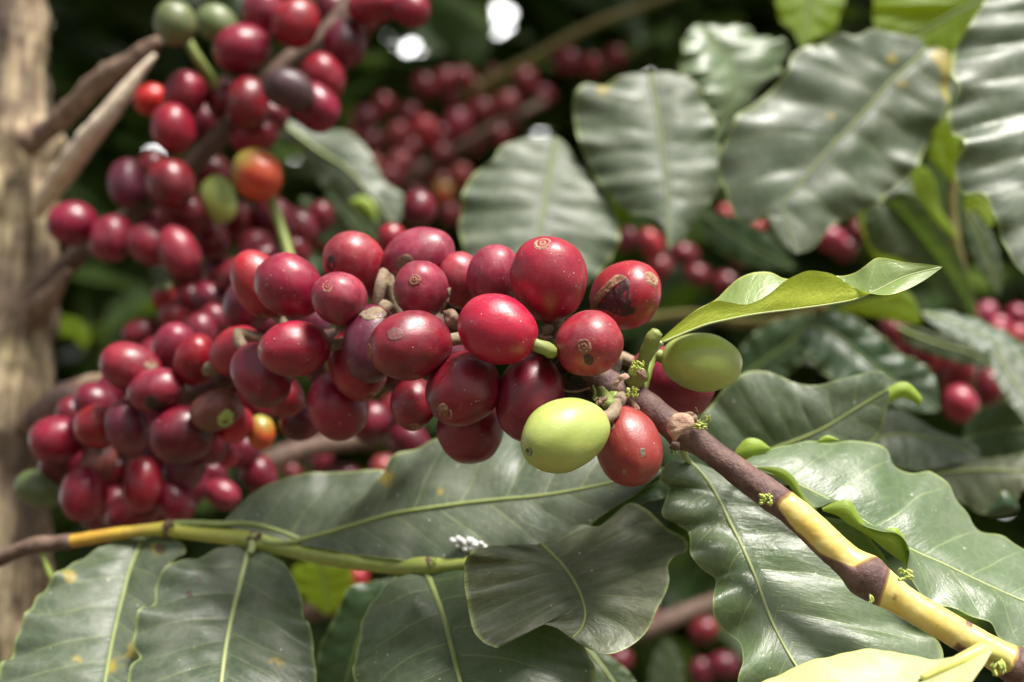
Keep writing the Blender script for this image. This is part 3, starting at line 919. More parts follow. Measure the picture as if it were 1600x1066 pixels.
# the shrivelled husk under the ringed pink cherry
hk = empty('dried_cherry', P(886, 588, .2945))
tag(hk, 'shrivelled black dried cherry squeezed under the ringed pink cherry', 'dried cherry', GM)
blob_mesh('skin', [(P(878, 584, .2955), 43 * K * .2955, pxv(.8, .45), 1.15), (P(905, 606, .2945), 20 * K * .2945, pxv(.9, .2), 1.3)], M['husk'], hk, seg=40, rough=.55)
fc = resample([(832, 566, .289), (846, 592, .2862), (870, 607, .285), (900, 612, .2845), (922, 606, .2845)], 24)
V, F, UV = tube_geo(Pn(fc), np.linspace(.0003, .00025, 24), 6)
link_mesh('papery_rim', V, F, M['cork'], hk)

GL = 'soft-focus cherries along the branch behind the front cluster'
MID = [
 (204, 575, 47, 38, 160, 10, .352, 'pink', 'long dull pink cherry lying at the top left of the soft-focus cluster'),
 (244, 610, 43, 33, 15, 10, .345, 'pink', 'pinkish cherry with a pale glint and a dark torn underside'),
 (272, 541, 36, 31, 70, 10, .358, 'pink', 'dusty pink cherry on the upper edge of the soft-focus cluster, behind a rounder one'),
 (307, 563, 40, 33, 75, 20, .345, 'red', 'round red cherry with a light navel spot on its left side, upper soft-focus cluster'),
 (152, 634, 38, 32, 140, 10, .368, 'dark', 'dark red cherry left of the pinkish cherry with the torn underside'),
 (152, 667, 32, 34, 250, 10, .358, 'red', 'red cherry directly above the brownish orange one in the left cluster'),
 (200, 668, 42, 34, 100, 10, .352, 'purple', 'dark purple shadowed cherry in the middle of the left cluster'),
 (286, 678, 50, 44, 190, 15, .345, 'dark', 'large dark red cherry with a black patch on its right side'),
 (337, 641, 40, 31, 20, 10, .338, 'brown', 'brownish red cherry with a greenish side, below the upper soft-focus cherries'),
 (368, 664, 29, 26, 45, 10, .350, 'bright', 'small bright red cherry with a white glint, left of an orange cherry'),
 (408, 676, 26, 21, 280, 10, .353, 'orange', 'little orange cherry lowest on the right of the soft-focus cluster'),
 (357, 713, 18, 16, 60, 10, .372, 'bright', 'tiny glowing scarlet cherry in a dark gap'),
 (88, 687, 39, 36, 190, 10, .372, 'red', 'glossy red cherry at the far left edge of the left cluster, beside the trunk'),
 (95, 722, 36, 30, 250, 10, .383, 'dark', 'dark red cherry just under the leftmost glossy cherry'),
 (155, 721, 30, 26, 250, 20, .372, 'brown', 'brownish orange cherry in the lower left of the left cluster'),
 (131, 772, 41, 36, 265, 10, .362, 'red', 'egg-shaped red cherry hanging beside the dark green cherry'),
 (223, 757, 42, 30, 272, 10, .365, 'red', 'long red cherry hanging down in the bottom middle of the left cluster'),
 (273, 784, 34, 29, 310, 10, .370, 'red', 'red cherry at the bottom right of the left cluster, over the yellow twig'),
 (209, 803, 42, 28, 200, 10, .378, 'dark', 'dark red cherry lowest in the left cluster, just above the yellow twig'),
 (406, 742, 29, 25, 280, 10, .400, 'dark', 'single dark red cherry hanging near the tip of the grey leaf'),
 (347, 772, 28, 22, 330, 10, .395, 'pink', 'single small pinkish red cherry left of the grey leaf'),
 (61, 765, 36, 27, 150, 10, .380, 'green', 'dark green unripe cherry in front of the trunk'),
 (256, 463, 23, 19, 90, 10, .420, 'red', 'small red cherry with a light green tip above the left cluster'),
 (220, 521, 28, 22, 190, 10, .415, 'dark', 'dark red cherry alone at the left, under the red cherry with a green tip'),
 (272, 498, 28, 24, 100, 10, .412, 'dark', 'dim dark red cherry between the small green-tipped one and the pink ones'),
 (333, 502, 27, 24, 60, 10, .400, 'dark', 'dim dark red cherry left of the bluish bruised purple cherry'),
 (290, 730, 38, 30, 250, 10, .372, 'purple', 'shadowed dark cherry beneath the one with the black patch'),
 (330, 690, 34, 30, 270, 10, .368, 'dark', 'shadowed red cherry between the black-patched one and the little orange one'),
 (246, 716, 36, 32, 270, 10, .385, 'dark', 'deep shadowed cherry inside the left cluster above the long hanging one'),
 (116, 650, 30, 26, 120, 10, .388, 'dark', 'dark cherry peeping over the leftmost glossy cherry'),
 (300, 470, 26, 24, 120, 10, .428, 'dark', 'dim cherry in shade behind the left end of the front cluster'),
 (352, 442, 25, 23, 120, 10, .428, 'dark', 'dim cherry in shade above the purplish bruised cherry'),
 (180, 790, 30, 27, 250, 10, .386, 'dark', 'dark cherry between the egg-shaped and the long hanging red cherry'),
]
FILL_L = 'dim red cherry in the shade filling the gaps between the front cluster and the trunk'
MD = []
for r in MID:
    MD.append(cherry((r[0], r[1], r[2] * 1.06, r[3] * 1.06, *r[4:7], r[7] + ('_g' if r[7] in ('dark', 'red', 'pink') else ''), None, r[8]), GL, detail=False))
def parted(ch, poly, mat, name, label, lift=1.01, rough=.02):
    return patch(ch, poly, mat, name, label, lift, rough)
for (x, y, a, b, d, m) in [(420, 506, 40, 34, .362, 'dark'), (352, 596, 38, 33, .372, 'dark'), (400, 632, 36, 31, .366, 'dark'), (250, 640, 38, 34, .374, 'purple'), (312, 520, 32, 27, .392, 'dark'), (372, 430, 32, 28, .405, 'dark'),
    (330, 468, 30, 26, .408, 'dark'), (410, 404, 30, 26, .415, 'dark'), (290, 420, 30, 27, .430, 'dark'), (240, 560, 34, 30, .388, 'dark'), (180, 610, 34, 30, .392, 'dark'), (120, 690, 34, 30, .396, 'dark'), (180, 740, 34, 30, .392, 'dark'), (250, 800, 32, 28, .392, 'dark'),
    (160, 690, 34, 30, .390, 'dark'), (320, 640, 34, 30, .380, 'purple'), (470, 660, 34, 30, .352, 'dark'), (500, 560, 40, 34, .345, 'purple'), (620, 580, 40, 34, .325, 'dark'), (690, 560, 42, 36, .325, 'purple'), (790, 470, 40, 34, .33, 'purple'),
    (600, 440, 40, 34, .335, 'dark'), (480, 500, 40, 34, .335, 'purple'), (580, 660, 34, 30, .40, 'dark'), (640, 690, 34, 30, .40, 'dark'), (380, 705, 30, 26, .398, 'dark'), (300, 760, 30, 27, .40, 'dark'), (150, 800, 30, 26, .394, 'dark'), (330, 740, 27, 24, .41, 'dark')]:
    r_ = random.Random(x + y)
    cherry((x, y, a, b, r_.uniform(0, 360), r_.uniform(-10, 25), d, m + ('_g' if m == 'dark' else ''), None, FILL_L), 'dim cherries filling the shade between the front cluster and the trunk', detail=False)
for (x, y, a, b, d, m) in [(330, 270, 34, 30, .448, 'dark'), (375, 345, 32, 28, .452, 'dark'), (310, 355, 32, 28, .446, 'dark'), (240, 345, 30, 27, .448, 'dark'), (420, 180, 32, 28, .446, 'dark'), (480, 80, 32, 28, .45, 'dark'), (560, 30, 32, 28, .445, 'dark'), (320, 190, 30, 26, .45, 'dark'), (460, 395, 28, 25, .46, 'dark'), (500, 340, 26, 23, .47, 'dark')]:
    r_ = random.Random(x + y)
    cherry((x, y, a, b, r_.uniform(0, 360), r_.uniform(-10, 25), d, 'dark_g', None, 'dim red cherry in the shade right behind the upper branch'), 'dim cherries behind the upper branch', detail=False)
parted(MD[7], [(312, 668), (322, 660), (332, 670), (334, 684), (322, 690), (312, 682)], M['black'], 'blemish', 'black patch')
parted(MD[1], [(226, 622), (240, 618), (252, 630), (262, 626), (258, 640), (240, 642), (228, 634)], M['scar'], 'blemish', 'dark torn underside')
parted(MD[0], [(224, 570), (236, 562), (246, 572), (236, 580)], M['stalk_dry'], 'blemish', 'tan corky spot')
parted(MD[8], [(340, 652), (356, 640), (366, 652), (356, 666), (342, 664)], M['olive'], 'green_side', 'greenish side')
parted(MD[22], [(236, 446), (250, 440), (266, 442), (268, 450), (254, 453), (240, 452)], M['greenpale'], 'green_tip', 'light green tip', 1.06)

GU = 'soft-focus cherries on the upper branch'
UPR = [
 (379, 77, 43, 39, 200, 20, .420, 'red', 'glossy round red cherry standing alone left of the hanging top group'),
 (411, 20, 36, 33, 80, 10, .428, 'pink', 'pinkish red cherry cut by the top edge, behind a brighter red one'),
 (462, 36, 38, 36, 250, 20, .418, 'red', 'bright red cherry near the top edge in front of the pinkish one'),
 (540, 68, 38, 34, 250, 20, .425, 'dark', 'dark red cherry with a dull bluish top, under the top right pair'),
 (505, 121, 37, 32, 125, 10, .420, 'red', 'shiny red cherry above the twin next to the black cherry'),
 (493, 168, 40, 34, 315, 10, .413, 'red', 'shiny red cherry partly behind the black cherry'),
 (452, 140, 40, 31, 160, 10, .404, 'black', 'dried black cherry among the red ones of the upper branch'),
 (387, 161, 40, 32, 270, 10, .416, 'dark', 'tall dark red cherry left of the black cherry'),
 (350, 154, 32, 28, 270, 10, .432, 'dark', 'dim cherry behind the tall dark one, under the green stalk'),
 (289, 148, 36, 32, 60, 10, .426, 'red', 'red cherry at the upper right of the left trio'),
 (236, 156, 26, 24, 180, 10, .440, 'bright', 'small orange-red cherry on the left of the trio'),
 (270, 201, 38, 33, 280, 10, .414, 'red', 'round red cherry lowest of the left trio'),
 (398, 213, 37, 27, 20, 10, .424, 'red', 'red cherry just above the orange cherry'),
 (402, 273, 41, 37, 320, 20, .410, 'orange', 'orange-red cherry with a greenish left side'),
 (199, 287, 38, 29, 280, 10, .428, 'purple', 'dark purple-red cherry under the white light spot'),
 (267, 287, 39, 36, 300, 10, .412, 'dark', 'round dark red cherry right of the purple one, below the trio'),
 (237, 264, 26, 24, 90, 10, .442, 'dark', 'dim cherry hidden behind the round dark red one'),
 (288, 330, 42, 32, 330, 10, .426, 'dark', 'shaded red cherry beneath the round dark red one'),
 (341, 312, 37, 27, 290, 10, .426, 'olive', 'olive green cherry left of the orange-red cherry'),
 (113, 349, 37, 34, 180, 10, .424, 'red', 'bright red cherry touching the trunk'),
 (175, 373, 36, 33, 250, 10, .420, 'pink', 'dull red cherry right of the one touching the trunk'),
 (238, 382, 38, 32, 150, 10, .414, 'pink', 'pinkish red cherry left in the lowest pair of the upper branch'),
 (279, 393, 40, 30, 300, 10, .408, 'pink', 'longish red cherry right in the lowest pair of the upper branch'),
 (274, 37, 33, 31, 90, 10, .416, 'greenpale', 'round grey-green unripe cherry at the tip of the broken branch'),
 (340, 38, 34, 28, 140, 10, .428, 'greenpale', 'pale green unripe cherry behind the glossy red one at the top'),
 (588, 8, 44, 28, 10, 10, .420, 'red', 'red cherry cut by the top edge, left of the top right pair'),
 (641, 14, 31, 27, 330, 10, .412, 'red', 'red cherry rightmost of the group at the top edge'),
 (430, 342, 36, 30, 300, 10, .450, 'dark', 'dim red cherry beneath the orange-red cherry'),
 (468, 356, 30, 26, 300, 10, .462, 'dark', 'dim dark cherry right of the green stalk'),
 (398, 394, 34, 28, 80, 10, .432, 'pink', 'dull pink cherry left of the lower green stalk'),
 (330, 376, 32, 28, 300, 10, .440, 'dark', 'dim red cherry right of the lowest pair'),
 (344, 426, 30, 26, 300, 10, .446, 'dark', 'dim dark red cherry below and right of the lowest pair'),
 (655, 326, 28, 26, 270, 10, .440, 'dark', 'single dark red cherry hanging left of the big pale leaf'),
 (612, 374, 24, 22, 90, 10, .400, 'red', 'small red cherry between the two pink ones at the back'),
 (520, 20, 34, 30, 90, 10, .446, 'dark', 'dark cherry in shade behind the top group'),
 (430, -20, 34, 30, 90, 10, .440, 'dark', 'dark cherry just at the top edge above the pinkish one'),
]
MU = []
for r in UPR:
    MU.append(cherry((r[0], r[1], r[2] * 1.06, r[3] * 1.06, *r[4:7], r[7] + ('_g' if r[7] in ('dark', 'red', 'pink') else ''), None, r[8]), GU, detail=False))
parted(MU[3], [(528, 54), (544, 48), (558, 58), (552, 68), (536, 68)], M['black'], 'blemish', 'dull bluish top')

GF = 'blurred cherries far behind'
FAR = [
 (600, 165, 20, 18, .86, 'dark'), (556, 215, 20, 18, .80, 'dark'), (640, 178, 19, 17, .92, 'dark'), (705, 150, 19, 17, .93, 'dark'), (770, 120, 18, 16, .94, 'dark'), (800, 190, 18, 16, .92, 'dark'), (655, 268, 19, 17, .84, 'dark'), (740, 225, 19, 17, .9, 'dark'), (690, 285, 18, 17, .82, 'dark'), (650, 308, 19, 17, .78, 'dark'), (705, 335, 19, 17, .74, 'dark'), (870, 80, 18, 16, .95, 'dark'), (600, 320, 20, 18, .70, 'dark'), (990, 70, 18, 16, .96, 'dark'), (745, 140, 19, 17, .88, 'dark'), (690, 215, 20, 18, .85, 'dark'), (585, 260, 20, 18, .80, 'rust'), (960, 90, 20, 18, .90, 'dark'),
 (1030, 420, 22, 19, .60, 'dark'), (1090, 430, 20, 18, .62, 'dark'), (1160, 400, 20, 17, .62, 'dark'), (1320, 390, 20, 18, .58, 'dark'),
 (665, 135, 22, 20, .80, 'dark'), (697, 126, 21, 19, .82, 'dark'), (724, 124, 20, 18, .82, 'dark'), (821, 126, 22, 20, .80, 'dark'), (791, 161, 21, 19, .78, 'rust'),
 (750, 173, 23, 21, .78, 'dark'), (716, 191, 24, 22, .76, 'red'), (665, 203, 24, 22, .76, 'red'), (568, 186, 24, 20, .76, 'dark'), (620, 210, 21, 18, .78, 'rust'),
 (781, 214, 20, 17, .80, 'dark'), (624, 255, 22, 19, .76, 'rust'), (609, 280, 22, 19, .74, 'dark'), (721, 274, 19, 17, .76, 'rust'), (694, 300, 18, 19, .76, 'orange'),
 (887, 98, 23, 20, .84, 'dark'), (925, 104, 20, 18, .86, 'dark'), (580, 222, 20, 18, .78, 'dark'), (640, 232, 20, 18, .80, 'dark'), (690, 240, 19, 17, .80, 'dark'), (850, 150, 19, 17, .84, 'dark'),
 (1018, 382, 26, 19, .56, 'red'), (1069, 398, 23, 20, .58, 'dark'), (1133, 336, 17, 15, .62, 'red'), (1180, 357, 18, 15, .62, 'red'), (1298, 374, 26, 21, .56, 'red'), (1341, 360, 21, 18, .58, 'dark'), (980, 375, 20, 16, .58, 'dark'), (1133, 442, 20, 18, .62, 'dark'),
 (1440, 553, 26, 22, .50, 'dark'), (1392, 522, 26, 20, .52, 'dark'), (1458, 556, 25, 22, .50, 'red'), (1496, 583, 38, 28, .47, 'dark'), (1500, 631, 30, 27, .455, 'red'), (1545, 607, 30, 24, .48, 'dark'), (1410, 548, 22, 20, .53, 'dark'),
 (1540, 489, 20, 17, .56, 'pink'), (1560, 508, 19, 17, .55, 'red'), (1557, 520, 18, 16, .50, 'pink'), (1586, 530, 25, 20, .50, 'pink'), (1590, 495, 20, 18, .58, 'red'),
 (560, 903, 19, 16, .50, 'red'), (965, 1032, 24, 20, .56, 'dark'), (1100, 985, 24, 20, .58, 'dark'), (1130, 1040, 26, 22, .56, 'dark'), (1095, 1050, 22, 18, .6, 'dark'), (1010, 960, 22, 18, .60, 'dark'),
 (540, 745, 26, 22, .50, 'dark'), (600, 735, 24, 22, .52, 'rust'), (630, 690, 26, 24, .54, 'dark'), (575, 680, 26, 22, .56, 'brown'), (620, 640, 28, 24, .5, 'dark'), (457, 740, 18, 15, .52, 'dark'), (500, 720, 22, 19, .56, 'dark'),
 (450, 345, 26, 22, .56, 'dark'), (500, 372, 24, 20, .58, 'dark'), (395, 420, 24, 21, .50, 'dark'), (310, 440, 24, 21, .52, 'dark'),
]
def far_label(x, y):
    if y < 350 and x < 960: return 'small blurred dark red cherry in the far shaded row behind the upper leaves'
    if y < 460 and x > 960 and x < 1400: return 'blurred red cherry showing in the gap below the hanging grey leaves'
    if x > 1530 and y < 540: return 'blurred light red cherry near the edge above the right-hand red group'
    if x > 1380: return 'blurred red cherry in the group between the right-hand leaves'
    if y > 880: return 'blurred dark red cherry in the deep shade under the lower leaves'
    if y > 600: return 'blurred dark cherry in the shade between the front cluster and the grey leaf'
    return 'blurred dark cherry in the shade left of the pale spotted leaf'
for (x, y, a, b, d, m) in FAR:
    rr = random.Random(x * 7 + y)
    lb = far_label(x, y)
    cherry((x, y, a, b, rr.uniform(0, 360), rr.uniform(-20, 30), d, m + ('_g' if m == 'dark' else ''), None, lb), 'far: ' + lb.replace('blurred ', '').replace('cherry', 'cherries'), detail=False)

# ------------------------------------------------------------------ other twigs
ub_o = tube('upper_branch', UPPER_AX, M['twig_brown'], n=150, seg=16, rough=.10, freq=260, seed=6)
tag(ub_o, 'thin brown branch running through the upper soft-focus cherries', 'branch')
tw_ = empty('leafy_twig', P(395, 846, .334))
tag(tw_, 'yellow-green twig with dark nodes crossing the lower left under the cherries', 'twig')
tube('dark_end', [(-60, 895, .352, 13), (0, 873, .350, 12), (35, 858, .3485, 12), (62, 851, .3475, 14), (85, 849, .347, 12), (112, 846, .346, 12)], M['twig_brown'], tw_, n=40, seg=16, rough=.1, freq=400)
ob = tube('green_stem', [(110, 846, .3462, 10.5), (180, 835, .344, 10.5), (240, 828, .342, 10.5), (262, 827, .3412, 13), (285, 831, .3405, 11.5), (340, 838, .338, 11.5), (392, 844, .335, 14), (430, 853, .333, 12.5), (500, 869, .328, 13), (560, 878, .3245, 13.5), (620, 885, .3215, 13), (668, 885, .319, 15), (700, 884, .3175, 11), (740, 880, .316, 10)], None, tw_, n=140, seg=16, rough=.05, freq=400)
g = NT('twig_green')
v = g.objvec(); ob_ = g.t.nodes.new('ShaderNodeTexCoord')
lx = g.sep(g.uv('along'))[1]
n1 = g.noise(v, 330, 5, .65)
c = g.mix(g.range(lx, .008, .030), g.mix(g.range(n1, .4, .7), (0.50, 0.30, 0.035), (0.40, 0.20, 0.04)), g.mix(g.range(n1, .35, .7), (0.40, 0.40, 0.07), (0.33, 0.33, 0.06)))
c = g.mix(g.range(lx, .030, .055), c, g.mix(g.range(n1, .35, .7), (0.24, 0.29, 0.055), (0.30, 0.33, 0.09)))
ob.data.materials.append(g.done(g.bsdf(c, .42, .5, g.bump(n1, .25, .0006))))
for (x, y, d, r, dx) in ((263, 827, .3412, 12, 9), (395, 844, .335, 13, 9), (671, 884, .319, 13, 8)):
    tube('node_collar', [(x - dx, y - 1, d, r * .9), (x - 3, y, d, r * 1.18), (x + 4, y + 1, d, r * 1.12), (x + dx, y + 2, d, r * .85)], M['twig_brown'], tw_, n=14, seg=16, rough=.25, freq=700)
bud(266, 818, .339, 4, 6, 6, (0, -1), M['cork'], tw_, None, 1.2, 21)
bud(402, 838, .3325, 4, 6, 6, (0, -1), M['cork'], tw_, None, 1.2, 22)
bud(676, 876, .3165, 4, 6, 6, (.3, -1), M['bud'], tw_, None, 1.2, 23)
tube('broken_stalk', [(64, 856, .347, 5), (70, 876, .3465, 5), (78, 898, .346, 6), (84, 912, .3455, 4)], M['stalk'], tw_, n=16, seg=10, rough=.1, freq=400)

def thin(name, label, pts, mat, cat='twig', rough=.08, seg=10, n=50, group=None):
    return tag(tube(name, pts, mat, n=n, seg=seg, rough=rough, freq=260, seed=len(label)), label, cat, group)
thin('fruit_stalk', 'green stalk hanging from the grey-green cherry at the broken branch tip', [(290, 58, .424, 8), (308, 90, .424, 8), (328, 120, .427, 8.5), (350, 156, .430, 8)], M['stalk'], 'stalk')
thin('fruit_stalk', 'green stalk below the orange-red cherry', [(418, 296, .418, 9), (428, 322, .416, 8.5), (438, 352, .414, 8), (450, 392, .410, 8), (462, 430, .404, 7)], M['stalk'], 'stalk')
thin('dead_twig', 'brown twig in the shade behind the lower left cherries', [(380, 742, .47, 16), (440, 712, .48, 17), (510, 694, .49, 16), (570, 686, .50, 15), (640, 668, .51, 13)], M['twig_brown'])
thin('dead_twig', 'thin blurred brown twig under the bottom leaves', [(430, 985, .52, 15), (480, 958, .51, 15), (540, 946, .50, 14), (640, 955, .50, 14), (800, 985, .50, 14), (1000, 985, .52, 15), (1060, 962, .53, 15), (1120, 940, .54, 14)], M['twig_brown'])
thin('dead_twig', 'tan dry branch base left of the soft-focus cluster', [(40, 668, .455, 22), (90, 628, .436, 19), (140, 602, .418, 17), (190, 596, .402, 12)], M['twig_tan'])
thin('far_twig', 'blurred brown twig carrying the far shaded cherries', [(560, 300, .80, 8), (624, 281, .80, 8), (690, 246, .80, 8), (760, 205, .80, 7.5), (850, 160, .82, 7)], M['twig_brown'])
thin('far_twig', 'blurred olive twig slanting across the dark top', [(720, 150, .85, 7), (834, 90, .84, 7), (900, 52, .84, 7), (965, 24, .84, 6), (1060, -12, .85, 6)], M['twig_olive'])
thin('far_twig', 'dark twig running right behind the split cherry', [(1010, 500, .55, 9), (1080, 492, .54, 8), (1160, 505, .52, 9), (1230, 500, .50, 9), (1290, 478, .49, 8)], M['twig_olive'])
thin('far_twig', 'dark twig behind the right-hand leaves carrying the red group', [(1380, 500, .54, 9), (1440, 530, .52, 9), (1520, 570, .49, 9), (1620, 620, .48, 9)], M['twig_brown'])
thin('far_twig', 'upright grey-brown twig among curled young leaves on the right', [(1492, 190, .47, 7), (1490, 260, .47, 8), (1486, 330, .47, 9), (1500, 420, .47, 10), (1520, 500, .48, 10)], M['twig_olive'])

# ------------------------------------------------------------------ leaves
def rs3(pts, n):
    return resample([(p[0], p[1], p[2] if len(p) > 2 else 0.0) for p in pts], n)


def leaf(label, mid, left, right, d, mat='leaf', tilt=(0, 0), nv=9, k=1.1, cup=.10, quilt=.045, wave=.05, wn=5.0, midr=(3.6, 1.2), midmat='midrib',
         petiole=None, petmat=None, curls=(), under=False, group='leaves of the coffee branches', NU=110, NVV=16, seed=None, rumple=.06, marks=()):
    """left edge, midrib and right edge as outlines (px, py, mm further off) from base to tip; d = distance at base and at tip (m)"""
    sd = seed if seed is not None else len(label) * 1.37 + mid[0][0] * .01
    s = np.linspace(0, 1, NU)
    dd = d[0] + (d[1] - d[0]) * s
    arch = np.sin(np.pi * np.clip(s, 0, 1)) ** .6
    m = rs3(mid, NU); le = rs3(left, NU); re_ = rs3(right, NU)
    def world(c, t):
        z = dd + c[:, 2] / 1000 + t / 1000 * arch
        return Pn(np.stack([c[:, 0], c[:, 1], z], 1))
    pm, pl, pr = world(m, 0), world(le, tilt[0]), world(re_, tilt[1])
    tt = np.linspace(-1, 1, 2 * NVV + 1)
    G_ = np.empty((NU, len(tt), 3))
    for j, t in enumerate(tt):
        e = pl if t < 0 else pr
        a = abs(t)
        G_[:, j] = pm + (e - pm) * a
    du = np.gradient(G_, axis=0); dv = np.gradient(G_, axis=1)
    nr = np.cross(du, dv)
    nr /= np.linalg.norm(nr, axis=2)[..., None] + 1e-15
    toc = CAMn - G_
    facing = (nr * toc).sum(2)
    sgn = 1.0 if np.median(facing) > 0 else -1.0
    if under: sgn = -sgn
    # smooth the normal field so that displacement stays gentle where edges fold
    for _ in range(3):
        nr[1:-1] = (nr[:-2] + nr[1:-1] * 2 + nr[2:]) / 4
        nr[:, 1:-1] = (nr[:, :-2] + nr[:, 1:-1] * 2 + nr[:, 2:]) / 4
    nr *= sgn
    wl = np.linalg.norm(pl - pm, axis=1); wr = np.linalg.norm(pr - pm, axis=1)
    Wd = np.where(tt[None, :] < 0, wl[:, None], wr[:, None])
    W0 = max(np.percentile(wl, 70), np.percentile(wr, 70))
    Wd = np.minimum(Wd, W0)
    a = np.abs(tt)[None, :]
    side = np.sign(tt)[None, :]
    S = s[:, None]
    ph = S * nv - a * k + (side > 0) * .45 + .15 * np.sin(S * 9 + sd)
    tip = np.clip(np.minimum(S * 9, (1 - S) * 9), 0, 1)
    disp = cup * Wd * 4 * a * (1 - a) * .55
    qn = np.array([[noise.noise(Vector((i * .05 + sd * 3, j * .22, sd))) for j in range(len(tt))] for i in range(NU)])
    disp += quilt * .62 * np.clip(.85 + .9 * qn, 0, 1.6) * Wd * (np.abs(np.sin(np.pi * ph)) ** .8 - .6) * np.clip(a * 3.5, 0, 1) * (1.05 - .55 * a) * tip
    disp += wave * Wd * a ** 2.4 * np.sin(2 * np.pi * (S * wn + side * .21) + sd) * tip
    disp += wave * .45 * Wd * a ** 4 * np.sin(2 * np.pi * (S * wn * 2.3 + side * .37) + sd * 2) * tip
    rnd = np.array([[noise.noise(Vector((i * .055 + sd, j * .10, sd * 2))) for j in range(len(tt))] for i in range(NU)])
    disp += rnd * rumple * Wd * np.clip(a * 3, 0, 1)
    G_ = G_ + nr * disp[..., None]
    V = G_.reshape(-1, 3)
    nc = len(tt)
    F = []
    for i in range(NU - 1):
        for j in range(nc - 1):
            q = (i * nc + j, (i + 1) * nc + j, (i + 1) * nc + j + 1, i * nc + j + 1)
            F.append(q if sgn > 0 else q[::-1])
    uv1 = np.stack([np.broadcast_to(tt[None, :], (NU, nc)), np.broadcast_to(S, (NU, nc))], 2).reshape(-1, 2)
    uv2 = np.stack([np.broadcast_to(a, (NU, nc)), ph + 20], 2).reshape(-1, 2)
    root = empty('coffee_leaf', pm[0])
    tag(root, label, 'leaf', group)
    bl = link_mesh('blade', V, F, M[mat], root, uvs={'leaf': uv1, 'vein': uv2})
    if marks:       # yellow flecks and a dead brown spot, r in px as seen in the photograph
        q = V - CAMn
        dz = q @ FWDn
        px, py = 800 + (q @ RIGHTn) / dz / K, 533 - (q @ UPn) / dz / K
        col = np.zeros((len(V), 4), np.float32)
        for (mx_, my_, r_, ch_) in marks:
            col[:, ch_] = np.maximum(col[:, ch_], np.exp(-((px - mx_) ** 2 + (py - my_) ** 2) / r_ ** 2))
        ca_ = bl.data.color_attributes.new('marks', 'FLOAT_COLOR', 'POINT')
        ca_.data.foreach_set('color', col.ravel())
    if midr:
        cen = G_[:, NVV] + nr[:, NVV] * (midr[0] * K * d[0] * .12)
        r = np.linspace(midr[0], midr[1], NU) * K * d[0]
        Vt, Ft, UVt = tube_geo(cen[::2], r[::2], 9)
        link_mesh('midrib', Vt, Ft, M[midmat], root)
    if petiole:
        tube('leaf_stalk', petiole, M[petmat or midmat], root, n=24, seg=10, rough=.06, freq=400)
    for cu in curls:
        n = 48
        dc = cu.get('d', (d[0] + d[1]) / 2)
        o_ = rs3(cu['outer'], n); i_ = rs3(cu['inner'], n)
        po = Pn(np.stack([o_[:, 0], o_[:, 1], dc + o_[:, 2] / 1000 + cu.get('od', 0) / 1000], 1))
        pi_ = Pn(np.stack([i_[:, 0], i_[:, 1], dc + i_[:, 2] / 1000], 1))
        nk = 8
        Vc, u1, u2 = [], [], []
        for i in range(n):
            for j in range(nk):
                a_ = j / (nk - 1)
                wv = np.linalg.norm(po[i] - pi_[i])
                Vc.append(pi_[i] + (po[i] - pi_[i]) * a_ - FWDn * wv * .28 * 4 * a_ * (1 - a_))
                u1.append((a_, i / (n - 1))); u2.append((a_, 20 + .12 + .5 * i / n))
        Fc = []
        for i in range(n - 1):
            for j in range(nk - 1):
                Fc.append((i * nk + j, (i + 1) * nk + j, (i + 1) * nk + j + 1, i * nk + j + 1))
        nn = np.mean([np.dot(np.cross(Vc[f[1]] - Vc[f[0]], Vc[f[3]] - Vc[f[0]]), CAMn - Vc[f[0]]) for f in Fc])
        if nn < 0: Fc = [f[::-1] for f in Fc]
        ob = link_mesh('curled_margin', Vc, Fc, M[cu.get('mat', 'under')], root, uvs={'leaf': np.array(u1), 'vein': np.array(u2)})
        ob['label'] = cu.get('label', 'curled margin showing the yellow-green underside')
    return root


GB = 'leaves of the lower twig and branch'
# lower left pair on the twig
leaf('broad grey-green leaf with a dead brown spot near its stalk, in the lower left corner',
     [(228, 832), (205, 885), (190, 940), (176, 1000), (164, 1066), (150, 1150)],
     [(222, 834), (178, 850), (128, 868), (92, 896), (82, 905), (56, 932), (44, 965), (22, 1000), (5, 1046), (-10, 1090), (60, 1150)],
     [(234, 832), (262, 838), (285, 850), (289, 868), (272, 880), (262, 905), (262, 950), (260, 1000), (262, 1060), (240, 1110), (170, 1150)],
     (.347, .300), 'leaf_dusty', (3, -2), marks=((107, 901, 12, 0), (122, 1030, 8, 0), (245, 857, 11, 0), (250, 858, 9, 1)), NU=160, nv=8, wave=.07, midr=(3.2, 1.8), group=GB, quilt=.085)
leaf('grey-green leaf with a pale midrib, hanging second from the left on the twig',
     [(392, 850), (382, 885), (372, 925), (362, 965), (354, 1005), (346, 1066), (338, 1150)],
     [(386, 850), (340, 858), (300, 872), (258, 890), (242, 914), (241, 940), (222, 955), (210, 985), (207, 1010), (216, 1022), (203, 1055), (200, 1110), (300, 1150)],
     [(398, 850), (425, 866), (447, 885), (462, 910), (472, 940), (476, 968), (486, 985), (490, 1020), (495, 1060), (490, 1110), (370, 1150)],
     (.336, .288), 'leaf_dusty', (2, -3), marks=((431, 1037, 12, 0), (296, 929, 6, 1), (310, 905, 5, 1)), NU=160, nv=8, wave=.06, midr=(4.2, 2.4), midmat='midrib_pale', group=GB, quilt=.085,
     petiole=[(395, 846, .333, 7), (394, 855, .3325, 6), (392, 864, .332, 5)])
